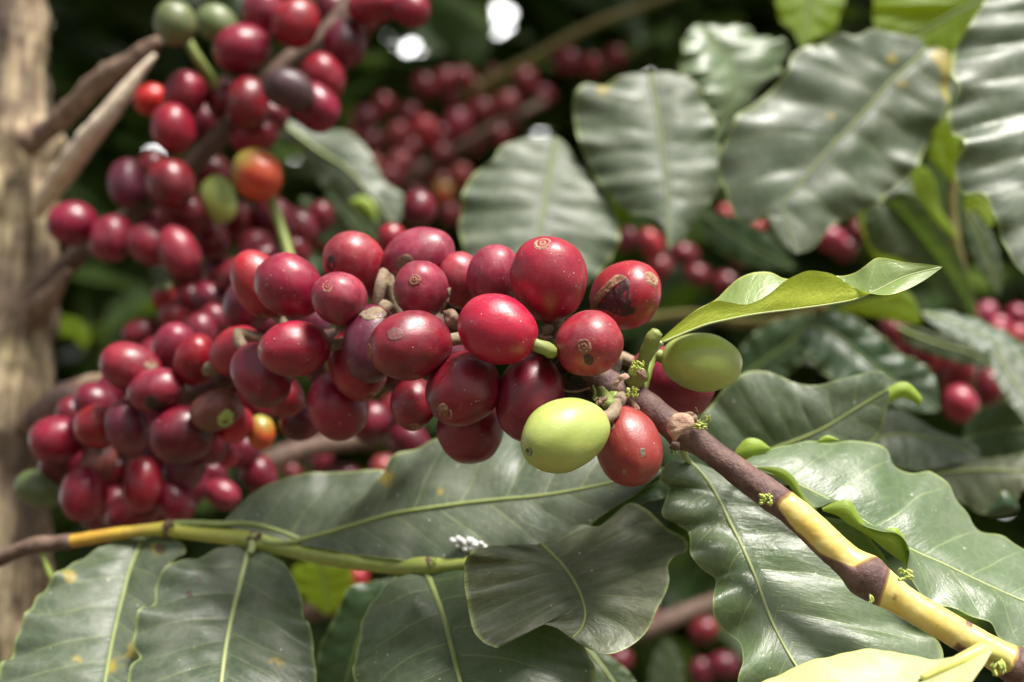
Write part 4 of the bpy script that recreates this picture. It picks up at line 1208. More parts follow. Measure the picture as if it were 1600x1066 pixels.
leaf('dull blue-green leaf in shade between the two hanging leaves at the bottom',
     [(620, 904), (585, 950), (560, 1000), (540, 1066), (520, 1140)],
     [(616, 902), (575, 910), (545, 918), (534, 940), (518, 975), (502, 1005), (496, 1040), (488, 1090), (505, 1140)],
     [(625, 905), (640, 930), (650, 970), (640, 1020), (630, 1066), (600, 1110), (530, 1140)],
     (.358, .350), 'leaf_dark', (0, 0), nv=7, group=GB, midr=(3, 1.5), midmat='midrib_dark')
leaf('large dark green leaf at the bottom centre below the folded leaf',
     [(664, 890), (680, 930), (696, 975), (710, 1030), (722, 1080), (735, 1150)],
     [(656, 892), (620, 905), (592, 925), (572, 958), (560, 1000), (553, 1040), (557, 1080), (590, 1120), (720, 1150)],
     [(672, 890), (735, 888), (810, 895), (858, 935), (895, 975), (918, 1018), (928, 1066), (915, 1110), (760, 1150)],
     (.3195, .276), 'leaf', (2, 2), nv=7, midr=(5.5, 2.5), cup=.16, quilt=.035, group=GB,
     petiole=[(668, 880, .319, 7), (662, 893, .3188, 6), (668, 905, .318, 5)])
leaf('sooty folded leaf with a curved midrib and a bitten lower edge, at the bottom centre',
     [(845, 850, 6), (862, 866, 4), (884, 890, 1), (901, 916), (912, 945), (914, 962), (906, 985), (893, 998)],
     [(843, 850, 6), (800, 851, 7), (765, 855, 7), (745, 860, -6), (737, 862, -9), (727, 882, -8), (724, 915, -6), (731, 950, -6), (742, 985, -8), (757, 1006, -9), (777, 1012, -9), (783, 994, -6), (806, 978, -3), (838, 972, -2), (868, 980, -1), (892, 997)],
     [(847, 850, 6), (878, 833, 9), (909, 819, 11), (932, 820, 11), (950, 807, 12), (968, 784, 12), (985, 782, 11), (1003, 790, 10), (1026, 808, 9), (1046, 824, 8), (1074, 845, 6), (1071, 870, 4), (1045, 884, 2), (1046, 908, 0), (1030, 945, -2), (1004, 995, -3), (975, 1015, -4), (955, 1023, -4), (930, 1019, -3), (910, 1008, -1), (895, 999)],
     (.300, .288), 'leaf_brown', (0, 0), nv=9, k=.7, cup=.02, quilt=.05, wave=.02, midr=(3.2, 1.4), group=GB, seed=2.2)
leaf('long dusty grey leaf with a yellow fleck, lying across the middle under the red cherries',
     [(462, 847), (505, 835), (560, 819), (612, 804), (668, 795), (725, 787), (780, 781), (837, 776), (931, 760), (1035, 735)],
     [(466, 840), (500, 826), (535, 805), (558, 778), (575, 760), (598, 742), (610, 720), (645, 700), (680, 686), (740, 676), (800, 668), (870, 670), (940, 685), (1000, 710), (1035, 733)],
     [(464, 852), (500, 856), (560, 868), (620, 877), (680, 878), (740, 876), (800, 870), (850, 858), (900, 838), (950, 800), (1000, 765), (1035, 737)],
     (.330, .318), 'leaf_dusty', (15, -8), marks=((602, 746, 14, 0), (688, 768, 7, 0)), NU=160, nv=9, midr=(4.6, 1.8), cup=.08, quilt=.05, group=GB,
     petiole=[(392, 838, .334, 6), (425, 848, .332, 6), (465, 847, .3298, 5)])
leaf('smooth grey leaf with a rounded back, left behind the long dusty leaf',
     [(345, 819), (390, 819), (435, 830), (475, 845), (540, 855), (620, 860), (680, 862)],
     [(348, 815), (368, 795), (390, 776), (415, 759), (440, 748), (478, 740), (520, 737), (560, 736), (597, 734), (640, 770), (680, 860)],
     [(346, 822), (390, 833), (435, 848), (475, 862), (540, 872), (620, 872), (680, 864)],
     (.3395, .336), 'leaf_dusty', (8, -2), nv=6, midr=(4.5, 2), cup=.14, quilt=.03, wave=.02, group=GB,
     petiole=[(268, 820, .3412, 7), (305, 818, .340, 6), (348, 819, .3393, 5)])
leaf('narrow deep green folded leaf squeezed between the brick red cherry and the sooty leaf',
     [(905, 822), (950, 797), (990, 772), (1040, 748), (1080, 728)],
     [(905, 820), (948, 788), (985, 764), (1030, 732), (1080, 726)],
     [(905, 824), (935, 820), (970, 796), (1010, 785), (1050, 770), (1080, 730)],
     (.320, .318), 'leaf_dark', (0, -4), nv=6, midr=(2.4, 1.5), group=GB, cup=.3)
leaf('glossy light green leaf with a frilled left edge, below the brown and yellow branch',
     [(1078, 722), (1094, 738), (1109, 757), (1125, 785), (1138, 812), (1158, 852), (1176, 892), (1192, 935), (1209, 978), (1228, 1015), (1250, 1050), (1290, 1110)],
     [(1070, 720), (1055, 719, -2), (1040, 727, -3), (1030, 746, -3), (1046, 764, 1), (1038, 785, -4), (1036, 808, -4), (1056, 818, 1), (1076, 836, 1), (1079, 864, -4), (1095, 888, -2), (1118, 905, 1), (1114, 935, -4), (1117, 965, -3), (1138, 990, 1), (1157, 1007, 0), (1160, 1035, -4), (1152, 1066, -4), (1180, 1095), (1290, 1112)],
     [(1086, 722), (1120, 735), (1166, 750), (1200, 765), (1240, 786), (1290, 806), (1330, 818), (1352, 832), (1376, 862), (1398, 905), (1425, 955), (1450, 990), (1472, 1018), (1468, 1045), (1420, 1075), (1295, 1112)],
     (.304, .274), 'leaf_glossy', (0, 6), nv=8, k=.9, cup=.09, quilt=.05, wave=.03, wn=6, midr=(3.2, 1.8), midmat='midrib_pale', group=GB,
     petiole=[(1066, 700, .2905, 6), (1070, 712, .296, 5.5), (1078, 723, .3045, 4.5)],
     curls=[dict(outer=[(1144, 713), (1154, 697), (1168, 685), (1184, 686), (1204, 700)], inner=[(1146, 716), (1160, 722), (1172, 720), (1188, 712), (1205, 702)], d=.306)])
leaf('large glossy leaf with a wavy turned-up edge, above the yellow branch',
     [(1160, 724), (1210, 742), (1262, 765), (1310, 790), (1350, 815), (1390, 840), (1425, 860), (1470, 880), (1520, 904), (1600, 940), (1720, 985)],
     [(1162, 721), (1182, 709), (1204, 701), (1237, 694), (1285, 689), (1332, 688), (1360, 692), (1382, 704), (1403, 724), (1427, 736), (1454, 733), (1472, 752), (1487, 772), (1505, 792), (1532, 826), (1570, 850), (1605, 866), (1660, 900), (1720, 980)],
     [(1160, 727), (1200, 740), (1236, 752), (1252, 776), (1275, 795), (1304, 786), (1328, 790), (1346, 816), (1376, 832), (1400, 836), (1416, 858), (1421, 890), (1436, 920), (1456, 942), (1500, 958), (1522, 966), (1550, 974), (1565, 1000), (1600, 1016), (1660, 1020), (1720, 990)],
     (.301, .293), 'leaf_glossy', (18, -9), nv=8, k=1.0, cup=.10, quilt=.04, wave=.04, midr=(2.6, 1.5), midmat='midrib_pale', group=GB,
     petiole=[(1135, 722, .2885, 6), (1148, 722, .293, 5), (1162, 724, .3008, 4)],
     curls=[dict(outer=[(1180, 730), (1204, 729), (1222, 732), (1240, 745), (1250, 762), (1262, 782), (1276, 795)], inner=[(1182, 732), (1210, 742), (1228, 754), (1244, 776), (1256, 792), (1266, 796), (1278, 797)], d=.293),
            dict(outer=[(1284, 794), (1305, 784), (1328, 782), (1338, 797), (1350, 816), (1372, 829), (1402, 825), (1412, 838), (1417, 860), (1418, 886)], inner=[(1286, 799), (1308, 806), (1324, 818), (1344, 830), (1360, 840), (1378, 855), (1392, 866), (1404, 874), (1412, 880), (1419, 892)], d=.291),
            dict(outer=[(1276, 691), (1283, 684), (1292, 680), (1303, 683), (1312, 688)], inner=[(1277, 692), (1286, 692), (1295, 691), (1304, 690), (1313, 689)], d=.305)])
leaf('plain grey-green leaf whose tip curls over, behind the olive green cherry on the right',
     [(1120, 740), (1160, 722), (1214, 699), (1250, 686), (1290, 668), (1337, 639), (1390, 607)],
     [(1110, 735), (1085, 690), (1097, 650), (1112, 632), (1130, 608), (1150, 590), (1168, 581), (1202, 581), (1222, 590), (1245, 599), (1275, 602), (1310, 594), (1345, 585), (1378, 581), (1388, 590), (1391, 605)],
     [(1125, 745), (1180, 760), (1240, 755), (1300, 732), (1345, 695), (1368, 682), (1382, 652), (1389, 625), (1391, 609)],
     (.335, .330), 'leaf', (3, -2), nv=9, k=.55, cup=.10, quilt=.04, wave=.02, midr=(3.0, 1.4), group=GB,
     curls=[dict(outer=[(1388, 606), (1402, 598), (1416, 597), (1432, 610), (1441, 624), (1437, 635)], inner=[(1387, 632), (1397, 626), (1410, 622), (1420, 625), (1430, 630), (1436, 636)], d=.325, label='curled yellow-green leaf tip')])
leaf('bright yellow-green young leaf, folded and twisted, above the olive green cherry',
     [(1034, 536), (1064, 523), (1105, 507), (1140, 499), (1169, 493), (1244, 483), (1300, 475), (1336, 468), (1372, 453), (1410, 434), (1472, 417)],
     [(1033, 530), (1055, 510), (1075, 494), (1098, 480), (1120, 470), (1142, 473), (1165, 476), (1184, 470), (1202, 459), (1218, 446), (1232, 436), (1248, 428), (1264, 423), (1280, 424), (1300, 428), (1322, 442), (1340, 452), (1360, 459, -2), (1388, 461, -4), (1416, 452, -3), (1450, 434, -1), (1472, 418)],
     [(1033, 531, 2), (1060, 506, 5), (1090, 484, 6), (1120, 468, 8), (1138, 450, 9), (1155, 436, 9), (1176, 428, 9), (1202, 427, 9), (1226, 436, 8), (1250, 433, 7), (1285, 430, 6), (1318, 432, 5), (1338, 426, 4), (1352, 416, 3), (1370, 403, 3), (1388, 404, 2), (1410, 409, 1), (1440, 412), (1472, 416)],
     (.287, .283), 'leaf_young', (0, 0), nv=9, k=.8, cup=.03, quilt=.02, wave=.0, midr=(2.0, 1.0), midmat='midrib_pale', group='young leaves', seed=1.1,
     petiole=[(1012, 562, .2885, 6), (1020, 550, .288, 5), (1034, 535, .2872, 5)])
leaf('out-of-focus creamy leaf cut by the bottom edge, in front of the yellow branch',
     [(1548, 1014), (1510, 1032), (1470, 1050), (1420, 1070), (1350, 1095), (1200, 1130)],
     [(1545, 1011), (1500, 1022), (1455, 1030), (1413, 1020), (1380, 1017), (1346, 1017), (1315, 1020), (1290, 1027), (1260, 1036), (1225, 1050), (1190, 1066), (1150, 1100), (1195, 1130)],
     [(1550, 1018), (1530, 1050), (1500, 1090), (1440, 1130), (1350, 1150), (1205, 1132)],
     (.262, .258), 'leaf_cream', (8, -14), nv=6, midr=(3.0, 2.0), midmat='midrib_pale', cup=.12, quilt=.02, wave=.02, group='young leaves',
     petiole=[(1572, 1040, .2690, 13), (1560, 1024, .2655, 14), (1542, 1017, .2635, 13), (1510, 1028, .2615, 11), (1480, 1041, .2605, 8), (1440, 1060, .260, 5)], petmat='petiole_yellow')

GR = 'leaves hanging above on the right'
leaf('big grey leaf with a diagonal yellowish midrib, in the upper right',
     [(1446, 78), (1420, 104), (1390, 130), (1360, 166), (1328, 200), (1300, 228), (1270, 262), (1250, 288), (1225, 320), (1232, 355), (1242, 394)],
     [(1440, 62), (1400, 52), (1362, 46), (1335, 58), (1305, 54), (1285, 68), (1262, 72), (1240, 84), (1228, 112), (1205, 140), (1180, 160), (1148, 186), (1136, 212), (1122, 250), (1122, 262), (1134, 300), (1142, 326), (1162, 348), (1180, 346), (1198, 334), (1206, 355), (1220, 380), (1240, 395)],
     [(1458, 72), (1482, 84), (1490, 100), (1486, 130), (1480, 165), (1460, 205), (1440, 245), (1418, 275), (1395, 296), (1365, 322), (1330, 338), (1300, 352), (1285, 370), (1270, 388), (1246, 396)],
     (.428, .406), 'leaf_dusty', (2, 3), marks=((1394, 92, 9, 0), (1410, 131, 9, 0), (1297, 180, 7, 0)), nv=8, k=.9, cup=.10, quilt=.055, wave=.05, midr=(3.2, 1.2), midmat='midrib_soft', rumple=.09, group=GR, seed=4)
leaf('grey leaf hanging straight down with a vertical midrib, left of the big diagonal leaf',
     [(1016, 114), (1022, 150), (1030, 200), (1036, 250), (1043, 300), (1045, 345), (1044, 388)],
     [(1010, 113), (969, 120), (940, 132), (908, 136), (896, 160), (897, 185), (902, 212), (912, 238), (920, 258), (933, 282), (955, 305), (973, 326), (1000, 338), (1022, 342), (1035, 362), (1043, 388)],
     [(1022, 113), (1062, 115), (1085, 130), (1105, 165), (1118, 200), (1128, 250), (1125, 295), (1104, 322), (1085, 345), (1068, 372), (1046, 390)],
     (.438, .417), 'leaf_dusty', (4, 6), nv=9, k=.5, cup=.12, quilt=.035, wave=.05, midr=(3, 1.2), midmat='midrib_soft', rumple=.04, group=GR)
leaf('pale grey leaf right behind the topmost cherries, with a yellowish midrib',
     [(868, 216), (864, 245), (859, 272), (853, 300), (848, 330), (842, 370), (836, 420), (838, 470)],
     [(862, 214), (834, 214), (802, 220), (778, 236), (772, 250), (745, 265), (734, 280), (722, 308), (720, 335), (716, 350), (724, 385), (728, 420), (760, 455), (835, 472)],
     [(874, 215), (888, 230), (905, 258), (932, 282), (950, 305), (962, 330), (968, 355), (962, 390), (935, 430), (890, 455), (842, 472)],
     (.434, .410), 'leaf_dusty', (2, 5), nv=9, k=.6, cup=.12, quilt=.035, wave=.05, midr=(3.6, 1.8), midmat='midrib_soft', rumple=.04, group=GR)
leaf('small wet-shiny green leaf with white glints, top centre right',
     [(1096, 40), (1112, 62), (1132, 90), (1150, 125), (1146, 160), (1125, 195), (1118, 222)],
     [(1086, 38), (1070, 58), (1064, 85), (1066, 118), (1082, 132), (1098, 150), (1100, 180), (1104, 205), (1116, 222)],
     [(1106, 38), (1150, 42), (1185, 52), (1212, 66), (1234, 76), (1222, 100), (1200, 125), (1172, 155), (1150, 180), (1134, 205), (1120, 223)],
     (.465, .455), 'leaf_glossy', (-6, 8), nv=6, cup=.25, quilt=.05, wave=.10, midr=(3, 1.5), midmat='midrib_dark', group=GR)
leaf('huge grey ribbed leaf cut by the right edge, with pale cross ribs',
     [(1640, -40), (1655, 60), (1662, 160), (1660, 260), (1650, 350), (1630, 440)],
     [(1560, -40), (1537, 4), (1518, 34), (1500, 62), (1488, 95), (1484, 120), (1495, 150), (1481, 178), (1496, 214), (1500, 232), (1492, 258), (1500, 290), (1520, 302), (1538, 312), (1550, 338), (1564, 362), (1580, 405), (1600, 428), (1626, 442)],
     [(1700, -40), (1760, 30), (1800, 120), (1810, 220), (1780, 320), (1720, 400), (1636, 442)],
     (.390, .358), 'leaf_dusty', (-3, 4), nv=9, k=.35, cup=.12, quilt=.11, wave=.07, midr=(6, 2.5), group=GR, rumple=.03)
GY = 'sunlit yellow-green leaves'
leaf('yellow-green backlit leaf cut by the top edge, above the small shiny leaf',
     [(1262, -60), (1264, -20), (1262, 20), (1258, 50), (1252, 74)],
     [(1225, -60), (1212, -20), (1216, 20), (1222, 36), (1240, 50), (1251, 74)],
     [(1300, -60), (1322, -20), (1312, 25), (1304, 46), (1280, 58), (1254, 75)],
     (.50, .49), 'leaf_lit', nv=6, midr=(2.5, 1.2), midmat='midrib_dark', group=GY)
leaf('yellow-green backlit leaf with a dark midrib cut by the top edge, behind the diagonal leaf',
     [(1560, -70), (1530, 0), (1490, 22), (1450, 44), (1415, 62), (1380, 100)],
     [(1400, -70), (1368, -20), (1364, 20), (1365, 46), (1370, 70), (1378, 100)],
     [(1640, -30), (1560, 10), (1536, 30), (1510, 60), (1496, 92), (1450, 110), (1382, 102)],
     (.475, .47), 'leaf_lit', nv=7, midr=(3.2, 2), midmat='midrib_dark', group=GY)
leaf('greyish drooping leaf with a yellow-green lit half, below the big diagonal leaf',
     [(1378, 312), (1408, 338), (1440, 376), (1468, 412), (1494, 450), (1520, 498)],
     [(1372, 314), (1350, 335), (1352, 362), (1366, 392), (1400, 402), (1430, 420), (1460, 448), (1490, 476), (1519, 499)],
     [(1384, 310), (1406, 299), (1430, 308), (1450, 328), (1474, 360), (1492, 388), (1508, 418), (1518, 455), (1524, 496)],
     (.445, .440), 'leaf', (2, -6), nv=7, midr=(3, 1.5), midmat='midrib_dark', group=GR, cup=.2)
leaf('yellow-green blade showing left of the drooping greyish leaf',
     [(1356, 322), (1362, 355), (1380, 392), (1420, 412), (1466, 438)],
     [(1352, 322), (1342, 340), (1350, 372), (1366, 402), (1405, 425), (1464, 440)],
     [(1360, 322), (1372, 352), (1396, 380), (1432, 402), (1468, 436)],
     (.455, .455), 'leaf_lit', nv=6, midr=None, group=GY)
leaf('curled yellow-green leaf standing upright at the edge of the ribbed leaf',
     [(1486, 184), (1478, 205), (1474, 232), (1482, 260), (1490, 284)],
     [(1480, 184), (1462, 192), (1456, 220), (1450, 242), (1468, 264), (1489, 285)],
     [(1490, 183), (1500, 200), (1502, 222), (1496, 250), (1492, 284)],
     (.46, .46), 'leaf_lit', nv=5, midr=None, group=GY, cup=.3)
leaf('twisted yellow-green leaf left of the upright curled one',
     [(1430, 258), (1442, 285), (1455, 315), (1478, 345), (1496, 372)],
     [(1424, 262), (1424, 288), (1440, 318), (1466, 350), (1494, 373)],
     [(1438, 256), (1456, 272), (1464, 300), (1470, 330), (1498, 371)],
     (.465, .46), 'leaf_lit', (0, 4), nv=5, midr=None, group=GY, cup=.3)
leaf('small curled yellow-green leaf tucked beneath the ribbed leaf',
     [(1506, 318), (1524, 316), (1542, 328), (1550, 350)],
     [(1506, 310), (1526, 303), (1546, 316), (1554, 352)],
     [(1508, 328), (1522, 330), (1534, 342), (1546, 356)],
     (.45, .445), 'leaf_lit', nv=4, midr=None, group=GY, cup=.3)
leaf('dark green slender leaf hanging along the twig under the ribbed leaf',
     [(1510, 330), (1530, 370), (1545, 410), (1560, 460)], [(1502, 334), (1508, 375), (1528, 420), (1558, 462)], [(1520, 328), (1548, 365), (1562, 405), (1564, 458)],
     (.47, .47), 'leaf', nv=6, midr=(2.5, 1), group=GR, cup=.2)
leaf('dark green blurred leaf with glossy spots, right behind the young yellow-green leaf tip',
     [(1262, 506), (1300, 520), (1345, 555), (1390, 590), (1430, 615), (1466, 642)],
     [(1258, 500), (1285, 490), (1315, 488), (1345, 502), (1375, 524), (1400, 546), (1430, 564), (1455, 580), (1464, 610), (1468, 640)],
     [(1256, 512), (1246, 530), (1264, 556), (1280, 575), (1310, 600), (1360, 620), (1410, 638), (1464, 645)],
     (.43, .42), 'leaf_dark', (2, -4), nv=7, midr=(3, 1.5), midmat='midrib_dark', quilt=.12, wave=.1, group=GR)
leaf('yellow-green flat leaf just under the young leaf tip',
     [(1310, 484), (1345, 478), (1380, 475), (1412, 478), (1440, 506)],
     [(1314, 480), (1345, 470), (1380, 462), (1416, 454), (1432, 475), (1441, 504)],
     [(1312, 488), (1345, 492), (1380, 498), (1410, 505), (1440, 508)],
     (.44, .43), 'leaf_lit', nv=6, midr=None, group=GY)
leaf('greyish narrow leaf slanting above the right-hand red cherries',
     [(1402, 512), (1440, 528), (1475, 540), (1515, 552), (1550, 572)],
     [(1402, 508), (1440, 514), (1475, 524), (1515, 540), (1551, 570)],
     [(1402, 516), (1424, 540), (1460, 556), (1510, 570), (1549, 575)],
     (.44, .435), 'leaf_dusty', nv=7, midr=(2.5, 1), group=GR)
leaf('dark glossy narrow leaf crossing the right edge above the red cherries',
     [(1440, 490), (1480, 500), (1530, 522), (1580, 548), (1640, 590)],
     [(1440, 486), (1485, 488), (1540, 504), (1590, 530), (1642, 585)],
     [(1440, 494), (1470, 514), (1520, 540), (1575, 575), (1638, 598)],
     (.43, .42), 'leaf_dark', (4, -4), nv=8, midr=(2.5, 1), quilt=.12, group=GR)
leaf('white-glinting leaf hanging at the right edge beside the red cherries',
     [(1555, 546), (1570, 575), (1590, 605), (1612, 640), (1640, 690)],
     [(1548, 548), (1552, 580), (1566, 612), (1592, 646), (1636, 692)],
     [(1562, 544), (1590, 562), (1614, 590), (1636, 630), (1644, 688)],
     (.42, .405), 'leaf_dusty', (-2, 4), nv=6, midr=(2.5, 1), group=GR)
leaf('streaky pale grey-green leaf behind the curled leaf tip on the right',
     [(1350, 690), (1400, 680), (1440, 682), (1480, 692), (1530, 716)],
     [(1355, 684), (1380, 645), (1410, 642), (1445, 662), (1480, 680), (1510, 688), (1528, 700), (1532, 714)],
     [(1352, 694), (1370, 712), (1400, 728), (1440, 735), (1485, 726), (1529, 718)],
     (.385, .38), 'leaf_dusty', (2, -4), nv=8, k=.5, quilt=.12, midr=(2.5, 1), group=GR)
leaf('broad brownish grey leaf cut by the right edge above the glossy leaf',
     [(1440, 745), (1490, 738), (1540, 735), (1600, 738), (1680, 745)],
     [(1442, 738), (1470, 722), (1510, 714), (1550, 716), (1600, 706), (1650, 710), (1682, 740)],
     [(1440, 752), (1475, 775), (1513, 790), (1532, 803), (1556, 800), (1582, 796), (1600, 764), (1650, 775), (1682, 750)],
     (.38, .37), 'leaf_brown', (4, -3), nv=8, k=.6, midr=(3, 1.5), group=GR,
     curls=[dict(outer=[(1540, 802), (1552, 785), (1568, 768), (1582, 776), (1592, 792)], inner=[(1540, 806), (1556, 808), (1568, 806), (1580, 804), (1592, 796)], d=.372, mat='leaf_dark', label='dark turned-up margin')])
leaf('deep green rounded leaf in shade at the right edge under the red cherries',
     [(1502, 690), (1540, 676), (1590, 670), (1660, 672)],
     [(1503, 684), (1516, 655), (1545, 634), (1595, 632), (1640, 645), (1660, 668)],
     [(1503, 696), (1530, 712), (1580, 716), (1630, 700), (1660, 676)],
     (.42, .42), 'leaf_dark', nv=6, midr=(2.5, 1), midmat='midrib_dark', group=GR)
GD = 'blurred leaves deeper in the bush'
leaf('blurred grey-green leaf with a yellow patch, between the upper cherries and the far red row',
     [(434, 186), (470, 215), (505, 240), (540, 262), (575, 300), (615, 350)],
     [(438, 180), (470, 196), (510, 202), (540, 206), (570, 228), (590, 262), (606, 290), (628, 305), (632, 330), (617, 350)],
     [(430, 192), (436, 215), (455, 225), (475, 238), (484, 262), (505, 290), (530, 312), (565, 342), (590, 355), (613, 352)],
     (.50, .49), 'leaf_dusty', (4, 2), nv=8, midr=(3, 1.2), group=GD,
     curls=[dict(outer=[(428, 182), (434, 172), (446, 180), (452, 200)], inner=[(430, 196), (438, 192), (446, 196), (450, 204)], d=.49),
            dict(outer=[(548, 312), (566, 306), (584, 318), (590, 344)], inner=[(548, 322), (564, 330), (576, 340), (588, 350)], d=.482)])
leaf('small yellow-green leaf beside the trunk under the round light spots',
     [(82, 510), (98, 506), (116, 514), (132, 545)], [(80, 506), (100, 494), (124, 500), (142, 528), (134, 546)], [(80, 514), (96, 524), (112, 528), (130, 547)],
     (.56, .56), 'leaf_lit', nv=4, midr=None, group=GD)
leaf('bright green blurred leaf under the twig, between the hanging leaves',
     [(500, 876), (505, 900), (510, 925), (512, 960)], [(494, 876), (458, 888), (460, 915), (482, 940), (510, 961)], [(506, 876), (545, 882), (552, 910), (540, 940), (514, 961)],
     (.46, .46), 'leaf_lit', nv=5, midr=(2, 1), midmat='midrib_dark', group=GD)
leaf('muted green leaf low at the bottom edge, right of the large dark hanging leaf',
     [(915, 1010), (940, 1040), (965, 1075), (1000, 1120)], [(912, 1012), (915, 1050), (940, 1090), (996, 1122)], [(920, 1008), (960, 1030), (990, 1060), (1003, 1118)],
     (.345, .335), 'leaf', nv=6, midr=(2.5, 1), group=GD)
leaf('olive green blurred leaf standing near the bottom edge, left of the frilled leaf',
     [(1042, 1000), (1044, 1030), (1040, 1066), (1030, 1110)], [(1036, 1000), (1020, 1030), (1014, 1066), (1026, 1110)], [(1048, 1000), (1064, 1030), (1066, 1066), (1034, 1110)],
     (.50, .50), 'leaf', nv=5, midr=(2, 1), midmat='midrib_dark', group=GD)
leaf('dark green blurred leaf behind the fork of the lower green stalk',
     [(520, 290), (540, 320), (560, 345), (590, 380)], [(512, 294), (510, 325), (530, 355), (588, 382)], [(526, 288), (555, 305), (580, 335), (592, 378)],
     (.52, .52), 'leaf', nv=6, midr=(2.5, 1), midmat='midrib_dark', group=GD)
leaf('mid-green blurred leaf above the dusty cherries, below the pale spotted leaf',
     [(470, 310), (500, 335), (525, 360), (550, 395)], [(468, 316), (475, 350), (505, 380), (548, 398)], [(476, 306), (515, 320), (545, 350), (554, 392)],
     (.50, .50), 'leaf', nv=6, midr=(2.5, 1), midmat='midrib_dark', group=GD)
leaf('olive leaf hanging in the dark gap left of the drooping greyish leaf',
     [(1100, 335), (1140, 365), (1190, 395), (1240, 420)], [(1094, 342), (1110, 380), (1170, 415), (1236, 424)], [(1106, 330), (1160, 342), (1210, 375), (1243, 416)],
     (.52, .52), 'leaf_dark', nv=6, midr=(2.5, 1), midmat='midrib_dark', group=GD)
leaf('dark leaf behind the young yellow-green leaf, in the shaded middle right',
     [(1160, 590), (1200, 560), (1240, 530), (1270, 490)], [(1150, 580), (1165, 535), (1205, 505), (1266, 488)], [(1170, 598), (1225, 588), (1262, 550), (1274, 494)],
     (.47, .47), 'leaf_dark', nv=6, midr=(2.5, 1), midmat='midrib_dark', group=GD)

# ------------------------------------------------------------------ white waxy insects on the dusty leaf
rr = random.Random(5)
for (x, y, r) in ((708, 846, 5), (718, 843, 5), (726, 849, 6), (735, 846, 6.5), (743, 852, 6.5), (737, 857, 6), (752, 851, 5), (726, 857, 5), (715, 853, 4), (757, 856, 4)):
    dz = .3165
    o = blob_mesh('mealybug', [(P(x, y, dz), r * K * dz, pxv(rr.uniform(-1, 1), rr.uniform(-.4, .4), .2), 1.35)], M['wax'], None, origin=P(x, y, dz), seg=12, rough=.5)
    tag(o, 'tiny white waxy speck in the little cluster on the dusty grey leaf', 'insect', 'white waxy specks on the dusty leaf')

# ------------------------------------------------------------------ the rest of the bush: dense dark leaves, plus unseen ones added for shade
g = NT('foliage_shade')
geo = g.t.nodes.new('ShaderNodeNewGeometry')
ri = geo.outputs['Random Per Island']
v = g.objvec()
c = g.mix(ri, (0.030, 0.062, 0.014), (0.075, 0.125, 0.028))
c = g.mix(g.range(ri, .84, .88), c, (0.15, 0.24, 0.025))
c = g.mix(g.range(g.noise(v, 24, 4), .4, .7, 0, .5), c, (0.035, 0.050, 0.020))
pb = g.bsdf(c, .42, .45, g.bump(g.noise(v, 90, 4), .3, .002))
tr = g.n('ShaderNodeBsdfTranslucent', Color=g.mix(ri, (0.06, 0.13, 0.006), (0.16, 0.24, 0.012)))
mx = g.t.nodes.new('ShaderNodeMixShader'); mx.inputs[0].default_value = .3
g.t.links.new(pb, mx.inputs[1]); g.t.links.new(tr, mx.inputs[2])
M['shade'] = g.done(mx.outputs[0])

HOLES = [(645, 70, 4), (776, 9, 3), (797, 18, 3.5), (783, 50, 3), (793, 70, 2), (600, 57, 1), (616, 114, 1), (628, 111, 1), (240, 241, 4), (113, 462, 2.5), (110, 406, 2), (1044, 444, 2), (1085, 1040, 1), (1308, 34, 1), (582, 46, .8), (634, 96, .8), (708, 14, .8), (822, 30, .8), (1078, 452, .7)]  # gaps for sky spots; the lower ones are added in place of leaf glints
HX = np.array([h[0] for h in HOLES]); HY = np.array([h[1] for h in HOLES]); HR = np.array([h[2] for h in HOLES], float)
NUf, NVf = 9, 5


def leaf_points(c, ax_, nrm, L, W, bend, fold, nu, nvv, wavep):
    s = np.linspace(0, 1, nu)[:, None]
    t = np.linspace(-1, 1, nvv)[None, :]
    wid = W * np.sin(np.pi * np.clip(s, .0, 1) ** .82) ** .85 * .5
    sidev = np.cross(nrm, ax_)
    x = (s - .5) * L
    y = t * wid
    z = -bend * L * (s - .35) ** 2 - fold * np.abs(t) * wid + .10 * W * np.sin(s * 17 + wavep) * np.abs(t) ** 2 * np.sign(t)
    return c + x[..., None] * ax_ + y[..., None] * sidev + z[..., None] * nrm


def project(p):
    q = p - CAMn
    dz = q @ FWDn
    return 800 + (q @ RIGHTn) / dz / K, 533 - (q @ UPn) / dz / K, dz


def rand_leaf(c):
    nrm = rng.normal(size=3) * .55 + np.array([0.05, -.75, .75])
    nrm /= np.linalg.norm(nrm)
    a = rng.normal(size=3) + np.array([0, 0, -.6])
    a -= nrm * a.dot(nrm); a /= np.linalg.norm(a)
    return (c, a, nrm, rng.uniform(.09, .16), rng.uniform(.04, .065), rng.uniform(.1, .7), rng.uniform(.05, .45)), rng.uniform(0, 6)


